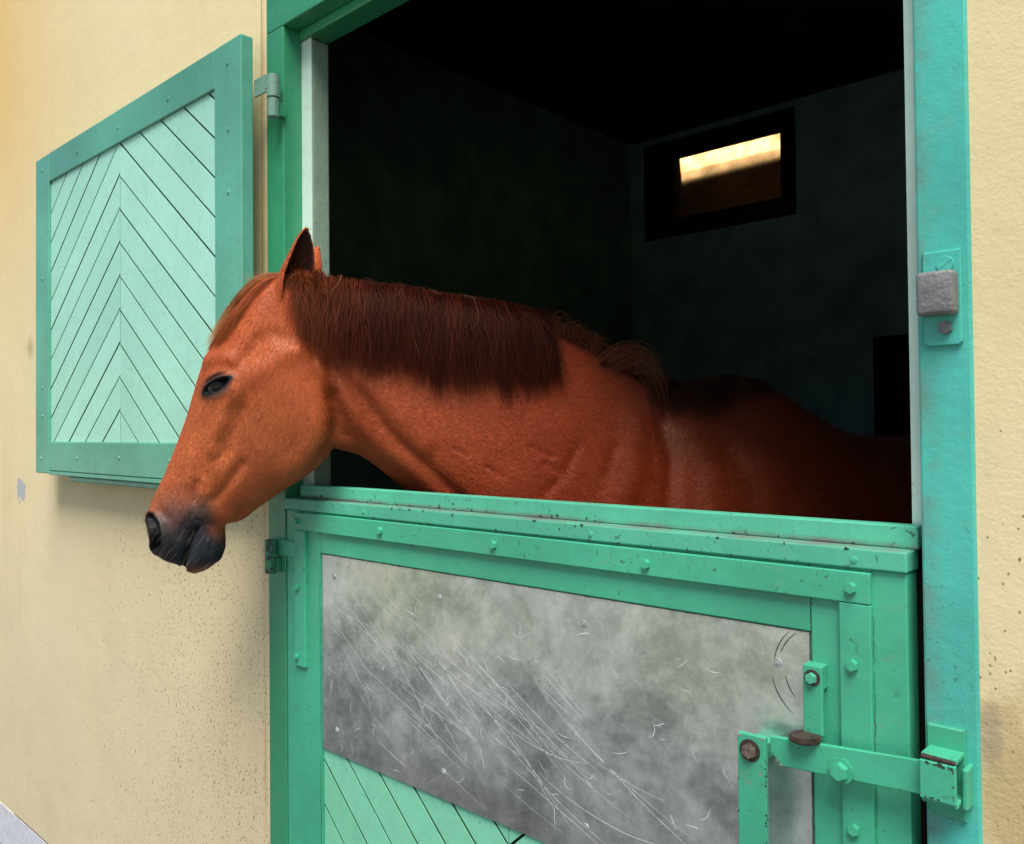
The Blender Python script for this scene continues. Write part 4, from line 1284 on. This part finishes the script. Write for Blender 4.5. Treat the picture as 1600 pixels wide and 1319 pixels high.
for i in range(7400):
    s0 = .030 + (.532 - .030) * rng.random() ** 0.95
    lay = rng.random()
    tz = np.interp(s0, TOPM[:, 0], TOPM[:, 1])
    lk = .015
    ck = (math.floor(s0 / lk) + .5) * lk                          # strands gather in loose locks
    s1 = s0 + (ck - s0) * rng.uniform(.25, .95) + rng.normal(0, .0045) + .010 * math.sin(s0 * 31 + 1) * rng.random()
    s1 = min(max(s1, .028), .56)
    lkq = math.sin(ck * 3571.0) * 9631.17
    lkq -= math.floor(lkq)
    lz = np.interp(s1, LOW[:, 0], LOW[:, 1]) + .011 + rng.normal(0, .013) + .042 * (lkq - .45) + (.12 * rng.random() ** 1.2 if rng.random() < .62 else 0)
    lkr = math.sin(ck * 7919.0) * 43758.5453
    lkr -= math.floor(lkr)
    lkv = .30 + 1.15 * lkr
    lat0 = rng.normal(0.002, .012)
    n = 10
    t = np.linspace(0, 1, n)
    rise = rng.normal(.5, .4)
    zz = tz - .014 + (.012 + .008 * lay + .006 * rise) * np.sin(np.minimum(t * 5, 1) * math.pi * .5) * np.exp(-t * 6) * 2 - (tz - lz) * t ** 1.15
    lat = lat0 + (.028 + .070 * t ** .55) * np.minimum(t * 4, 1) + .004 * lay
    sv = s0 + (s1 - s0) * t ** .8 + .004 * np.sin(t * rng.uniform(2, 6) + s0 * 60) + .036 * t ** .8 * np.clip((s0 - .43) / .12, 0, 1) + .012 * (lkq - .5) * t + rng.normal(0, .010) * t ** 1.5 + .004 * np.sin(t * rng.uniform(4, 11) + rng.uniform(0, 6)) * t
    P = neck_pt(sv, lat, zz)
    P = outside(P, .0015 + .007 * lkr + .011 * lay * math.sin(math.pi * min(1, .25 + .6 * lay)))
    P[0] = neck_pt(np.array([s0]), np.array([lat0]), tz - .020)[0]
    hd = math.exp(-((s0 - .03) / .08) ** 2)
    r_ = rng.random()
    base = mixc((.008, .0016, .0014), (.095, .0135, .0062), r_ ** 1.5) * lkv
    base = mixc(base, mixc((.085, .017, .007), (.27, .065, .021), r_), hd * .9)
    tipc = mixc(base, (.10, .018, .009), .3)
    col = base[None] * (1 - t[:, None]) + tipc[None] * t[:, None]
    if rng.random() < .005:
        col = col * 0 + np.array((.34, .17, .09))
    mh.strand(P, rng.uniform(.0003, .00065), col)
# a few loose hairs standing off the crest
for i in range(160):
    s0 = rng.uniform(.15, .56)
    tz = np.interp(s0, TOPM[:, 0], TOPM[:, 1])
    ln = rng.uniform(.03, .07)
    t = np.linspace(0, 1, 8)
    P = neck_pt(s0 + ln * t, rng.normal(0, .01) + .03 * t ** 2, tz - .008 + (rng.uniform(.006, .016)) * np.sin(t * 3.0) - .02 * t ** 2)
    mh.strand(P, .0003, mixc((.10, .03, .02), (.30, .13, .07), rng.random()))
# short upright wisps between mane and withers
for i in range(520):
    s0 = rng.uniform(.54, .76)
    tz = np.interp(s0, *TOPS)
    ln = rng.uniform(.012, .046)
    n = 7
    t = np.linspace(0, 1, n)
    bend = rng.uniform(.1, 1.1)
    sv = s0 + ln * .8 * t ** 1.5 * (bend * 1.5 - .6)
    zz = tz - .006 + ln * np.sin(t * (1.6 + bend)) * .9
    lat = rng.normal(.012, .018) + .050 * t ** 1.5 * rng.random()
    mh.strand(neck_pt(sv, lat, zz), rng.uniform(.0003, .0006), mixc((.08, .025, .016), (.36, .11, .055), rng.random()))
# curled lock
CURL = np.array([(.664, 1.440, .030), (.690, 1.478, .036), (.7347, 1.498, .045), (.7725, 1.4859, .055), (.7921, 1.4455, .066), (.7962, 1.3964, .080), (.7886, 1.3474, .094)])
for i in range(130):
    f = rng.random()
    o_ = (f - .62) * .064 * rng.uniform(.5, 1.3)
    n = 16
    d = np.linspace(0, len(CURL) - 1, n)
    sv = np.interp(d, range(len(CURL)), CURL[:, 0])
    zz = np.interp(d, range(len(CURL)), CURL[:, 1])
    lat = np.interp(d, range(len(CURL)), CURL[:, 2])
    for _ in range(3):
        sv[1:-1] = (sv[:-2] + 2 * sv[1:-1] + sv[2:]) / 4
        zz[1:-1] = (zz[:-2] + 2 * zz[1:-1] + zz[2:]) / 4
    cs_, cz_ = .735, 1.428
    rr_ = np.hypot(sv - cs_, zz - cz_)
    sc = 1 + o_ / np.maximum(rr_, .02) * np.clip(1.25 - d / len(CURL), .35, 1)
    sv2, zz2 = cs_ + (sv - cs_) * sc + .010 * rng.normal() * (d / 6) ** 2, cz_ + (zz - cz_) * sc
    m_ = max(6, int(n * rng.uniform(.6, 1.0)))
    P = neck_pt(sv2, lat + rng.normal(0, .012), zz2)[:m_]
    P[3:] = outside(P[3:], .0015)
    P[0] = neck_pt(np.array([.655 + .02 * f]), np.array([.0]), 1.455)[0]
    mh.strand(P, rng.uniform(.0003, .0006), mixc((.06, .018, .012), (.34, .11, .06), rng.random()))
# dark tuft over the withers
for i in range(2200):
    s0 = rng.uniform(.775, 1.10)
    tz = np.interp(s0, *TOPS)
    ln = rng.uniform(.04, .11) * np.interp(s0, [.77, .9, 1.1], [1, 1, .45])
    n = 8
    t = np.linspace(0, 1, n)
    sv = s0 + ln * rng.uniform(-.2, .6) * t + .01 * np.sin(t * 5 + s0 * 40)
    lat = rng.normal(.004, .014) + ln * .9 * t ** .8 * (.5 + .5 * rng.random())
    zz = tz - .006 + .020 * np.sin(np.minimum(t * 2, 1) * 3.14) * rng.uniform(.2, 1.3) - ln * .8 * t ** 1.6
    P = outside(neck_pt(sv, lat, zz), .0015 + .010 * rng.random())
    mh.strand(P, rng.uniform(.0003, .0006), mixc((.016, .007, .006), (.10, .03, .018), rng.random() ** 2))
mh.build('mane', M['hair'], horse)

fh = Hair()
FG = [np.array([(-0.0696, 1.6339), (-0.0314, 1.6341), (0.0055, 1.5976), (0.0337, 1.5535), (0.0532, 1.5221), (0.0667, 1.4896)]),
      np.array([(-0.0632, 1.6198), (-0.0291, 1.6008), (0.0013, 1.5596), (0.0243, 1.5199), (0.0412, 1.4951), (0.0497, 1.4753)]),
      np.array([(-0.0781, 1.6073), (-0.0493, 1.5777), (-0.0277, 1.541), (-0.0086, 1.5104), (0.0081, 1.4861), (0.0188, 1.4679)])]
for i in range(1500):
    f = rng.random() ** 1.1 * 2
    a = int(f) if f < 2 else 1
    w = f - a
    G = FG[a] * (1 - w) + FG[min(a + 1, 2)] * w
    n = 12
    d = np.linspace(0, 5 * rng.uniform(.45, 1.0), n)
    u = np.interp(d, range(6), G[:, 0]) + rng.normal(0, .003)
    z = np.interp(d, range(6), G[:, 1]) + rng.normal(0, .003)
    for _ in range(2):
        u[1:-1] = (u[:-2] + 2 * u[1:-1] + u[2:]) / 4
        z[1:-1] = (z[:-2] + 2 * z[1:-1] + z[2:]) / 4
    tt_ = d / 5
    lat = f * .034 * (.55 + .45 * tt_) + rng.normal(0, .006)
    if rng.random() < .35:
        lat = -lat
    edge = f < .35
    u = u + .010 * tt_ ** 2 * rng.random() * edge
    P = outside(head_pt(u, lat, z), .0008 + .0045 * rng.random())
    r_ = rng.random()
    base = mixc((.15, .028, .009), (.38, .085, .024), r_)
    tipc = mixc(base, (.62, .34, .14), .55 if edge else .08)
    t = tt_ / max(tt_[-1], .1)
    fh.strand(P, rng.uniform(.0003, .0006), base[None] * (1 - t[:, None]) + tipc[None] * t[:, None])
for i in range(170):                                              # fuzz at the poll
    u0, l0 = rng.normal(-.050, .022), rng.normal(0, .015)
    ln = rng.uniform(.010, .030)
    t = np.linspace(0, 1, 6)
    P = head_pt(u0 + ln * .7 * t * rng.uniform(-.4, 1.2), l0 + .006 * t * rng.normal(), 1.622 + ln * (t - .45 * t ** 2))
    fh.strand(P, .00035, (.40, .20, .09))
for i in range(260):                                              # hair in the mouth of the near ear
    a_ = rng.uniform(-.9, .9)
    ln = rng.uniform(.012, .026)
    t = np.linspace(0, 1, 6)
    u0 = -.098 - .020 * a_ + rng.normal(0, .003)
    z0 = 1.592 + .030 * rng.random()
    P = head_pt(u0 - ln * .5 * t + .004 * a_ * t, .060 + ln * .55 * t, z0 + ln * (.5 * t - .2 * t * t))
    fh.strand(P, .00035, mixc((.10, .035, .018), (.40, .15, .06), rng.random()))
fh.build('forelock', M['hair'], horse)
# eyelashes of the near eye
el = Hair()
for i in range(70):
    a_ = rng.uniform(-.020, .022)
    b_ = -.0035 + .0062 * math.sqrt(max(0, 1 - (a_ / .0255) ** 2))
    u0, z0 = EYE[0] + a_ * ea[0] + b_ * eb[0], EYE[1] + a_ * ea[1] + b_ * eb[1]
    hit = tree.ray_cast(Vector(head_pt(u0, .25, z0)[0]), Vector(-HN))[0]
    if hit is None:
        continue
    l0 = (np.array(hit) - P0) @ HN
    t = np.linspace(0, 1, 5)
    ln = rng.uniform(.006, .012)
    P = head_pt(u0 - .3 * ln * t, l0 + ln * .9 * t, z0 - ln * (.6 * t - .1 * t * t))
    el.strand(P, .0003, (.02, .015, .014))
wk = Hair()
for i in range(46):
    u0, z0 = rng.uniform(.055, .165), rng.uniform(1.075, 1.15)
    hit = tree.ray_cast(Vector(head_pt(u0, .25, z0)[0]), Vector(-HN))[0]
    if hit is None:
        continue
    l0 = (np.array(hit) - P0) @ HN
    t = np.linspace(0, 1, 7)
    ln = rng.uniform(.015, .042)
    P = head_pt(u0 + ln * (.45 * t + rng.normal(0, .1) * t * t), l0 + ln * .5 * t, z0 - ln * (.55 * t + .25 * t * t))
    wk.strand(P, .00022, mixc((.03, .025, .022), (.22, .17, .13), rng.random()))
wk.build('whiskers', M['hair'], horse)
el.build('eyelashes', M['hair'], horse)
# tail
th_ = Hair()
for i in range(500):
    a_ = rng.uniform(0, 6.28)
    n = 8
    t = np.linspace(0, 1, n)
    r_ = .02 + .05 * t
    rr_ = math.sqrt(rng.random())
    P = neck_pt(2.62 + .10 * np.sin(np.minimum(t * 2, 1) * 1.57) + r_ * rr_ * math.cos(a_), r_ * rr_ * math.sin(a_), 1.20 - .75 * t)
    th_.strand(P, .0012, (.03, .012, .009))
th_.build('tail', M['hair'], horse)

# ------------------------------------------------------------------ short coat: fine hairs lying along the skin
def coat_hair(n_h):
    c3 = coords(hm)
    hm.calc_loop_triangles()
    tri = np.empty(len(hm.loop_triangles) * 3, np.int32)
    hm.loop_triangles.foreach_get('vertices', tri)
    tri = tri.reshape(-1, 3)
    a, b, d = c3[tri[:, 0]], c3[tri[:, 1]], c3[tri[:, 2]]
    fn = np.cross(b - a, d - a)
    ar = np.linalg.norm(fn, axis=1) / 2
    fn /= (2 * ar[:, None] + 1e-12)
    cen = (a + b + d) / 3
    u_, l_, z_ = U[tri].mean(1), LT[tri].mean(1), Z[tri].mean(1)
    s_, sl2 = SPs[tri].mean(1), SPl[tri].mean(1)
    near_ = fn @ np.array((.80, -.60, 0)) > -.35
    keep = near_ & (z_ > 1.04) & (s_ < 1.25)
    keep &= ~((fe[tri].mean(1) < 1.5) & (np.abs(l_) > .05) & (u_ > -.03))
    keep &= nin[tri].mean(1) < .3
    keep &= wi_[tri].mean(1) < .3
    dens = np.where(s_ > .75, .4, 1.0) * np.where((u_ > .05) & (z_ < 1.17), .5, 1.0)
    wgt = ar * keep * dens
    wgt /= wgt.sum()
    f = rng.choice(len(tri), n_h, p=wgt)
    r1, r2_ = np.sqrt(rng.random(n_h)), rng.random(n_h)
    w = np.stack([1 - r1, r1 * (1 - r2_), r1 * r2_], 1)
    P = (c3[tri[f]] * w[:, :, None]).sum(1)
    N = fn[f]
    uu, ss2, zz2 = u_[f], s_[f], z_[f]
    hd = np.clip((uu + .17) / .03, 0, 1) * (ss2 < .14)
    down_h = dv[0] * HD + np.array((0, 0, dv[1]))
    tx, ty = curve_at(ss2)[2:4]
    dn_ = np.stack([tx * .75, ty * .75, np.full(n_h, -.65)], 1)
    D_ = down_h[None] * hd[:, None] + dn_ * (1 - hd[:, None])
    D_ += rng.normal(0, .16, (n_h, 3))
    D_ -= N * (D_ * N).sum(1)[:, None]
    D_ /= np.linalg.norm(D_, axis=1)[:, None] + 1e-9
    ln = np.where(hd > .5, .0050, .0075) * rng.uniform(.6, 1.3, n_h)
    muz = (uu > .05) & (zz2 < 1.18)
    ln = np.where(muz, .0028, ln)
    k0 = P - N * .0004
    k1 = P + D_ * (ln * .5)[:, None] + N * (ln * .16)[:, None]
    k2 = P + D_ * ln[:, None] + N * (ln * .20)[:, None]
    pos = np.stack([k0, k1, k2], 1).reshape(-1, 3).astype(np.float32)
    cv = bpy.data.hair_curves.new('coat_hair')
    cv.add_curves([3] * n_h)
    cv.attributes['position'].data.foreach_set('vector', pos.ravel())
    ra = cv.attributes.get('radius') or cv.attributes.new('radius', 'FLOAT', 'POINT')
    ra.data.foreach_set('value', np.tile(np.array((.00019, .00016, .00004), np.float32), n_h))
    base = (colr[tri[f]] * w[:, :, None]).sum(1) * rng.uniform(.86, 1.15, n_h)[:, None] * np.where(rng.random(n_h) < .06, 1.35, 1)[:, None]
    base = np.clip(base, 0, .85)
    ta = cv.attributes.new('tint', 'FLOAT_COLOR', 'POINT')
    ta.data.foreach_set('color', np.concatenate([np.repeat(base, 3, 0), np.ones((n_h * 3, 1))], 1).astype(np.float32).ravel())
    o = bpy.data.objects.new('coat_hair', cv)
    COL.objects.link(o)
    cv.materials.append(M['fur'])
    o.parent = horse
    o['kind'] = 'stuff'
k = NT('short_coat_hair')
M['fur'] = k.out(color=k.attr('tint'), rough=0.36, spec=k.mr(k.sep(k.attr('tint'))[0], 0.03, 0.22, 0.2, 0.6), spec_tint=k.mix(k.mr(k.sep(k.attr('tint'))[0], 0.06, 0.22), (0.92, 0.97, 1.0), (1.0, 0.76, 0.60)))
coat_hair(150000)
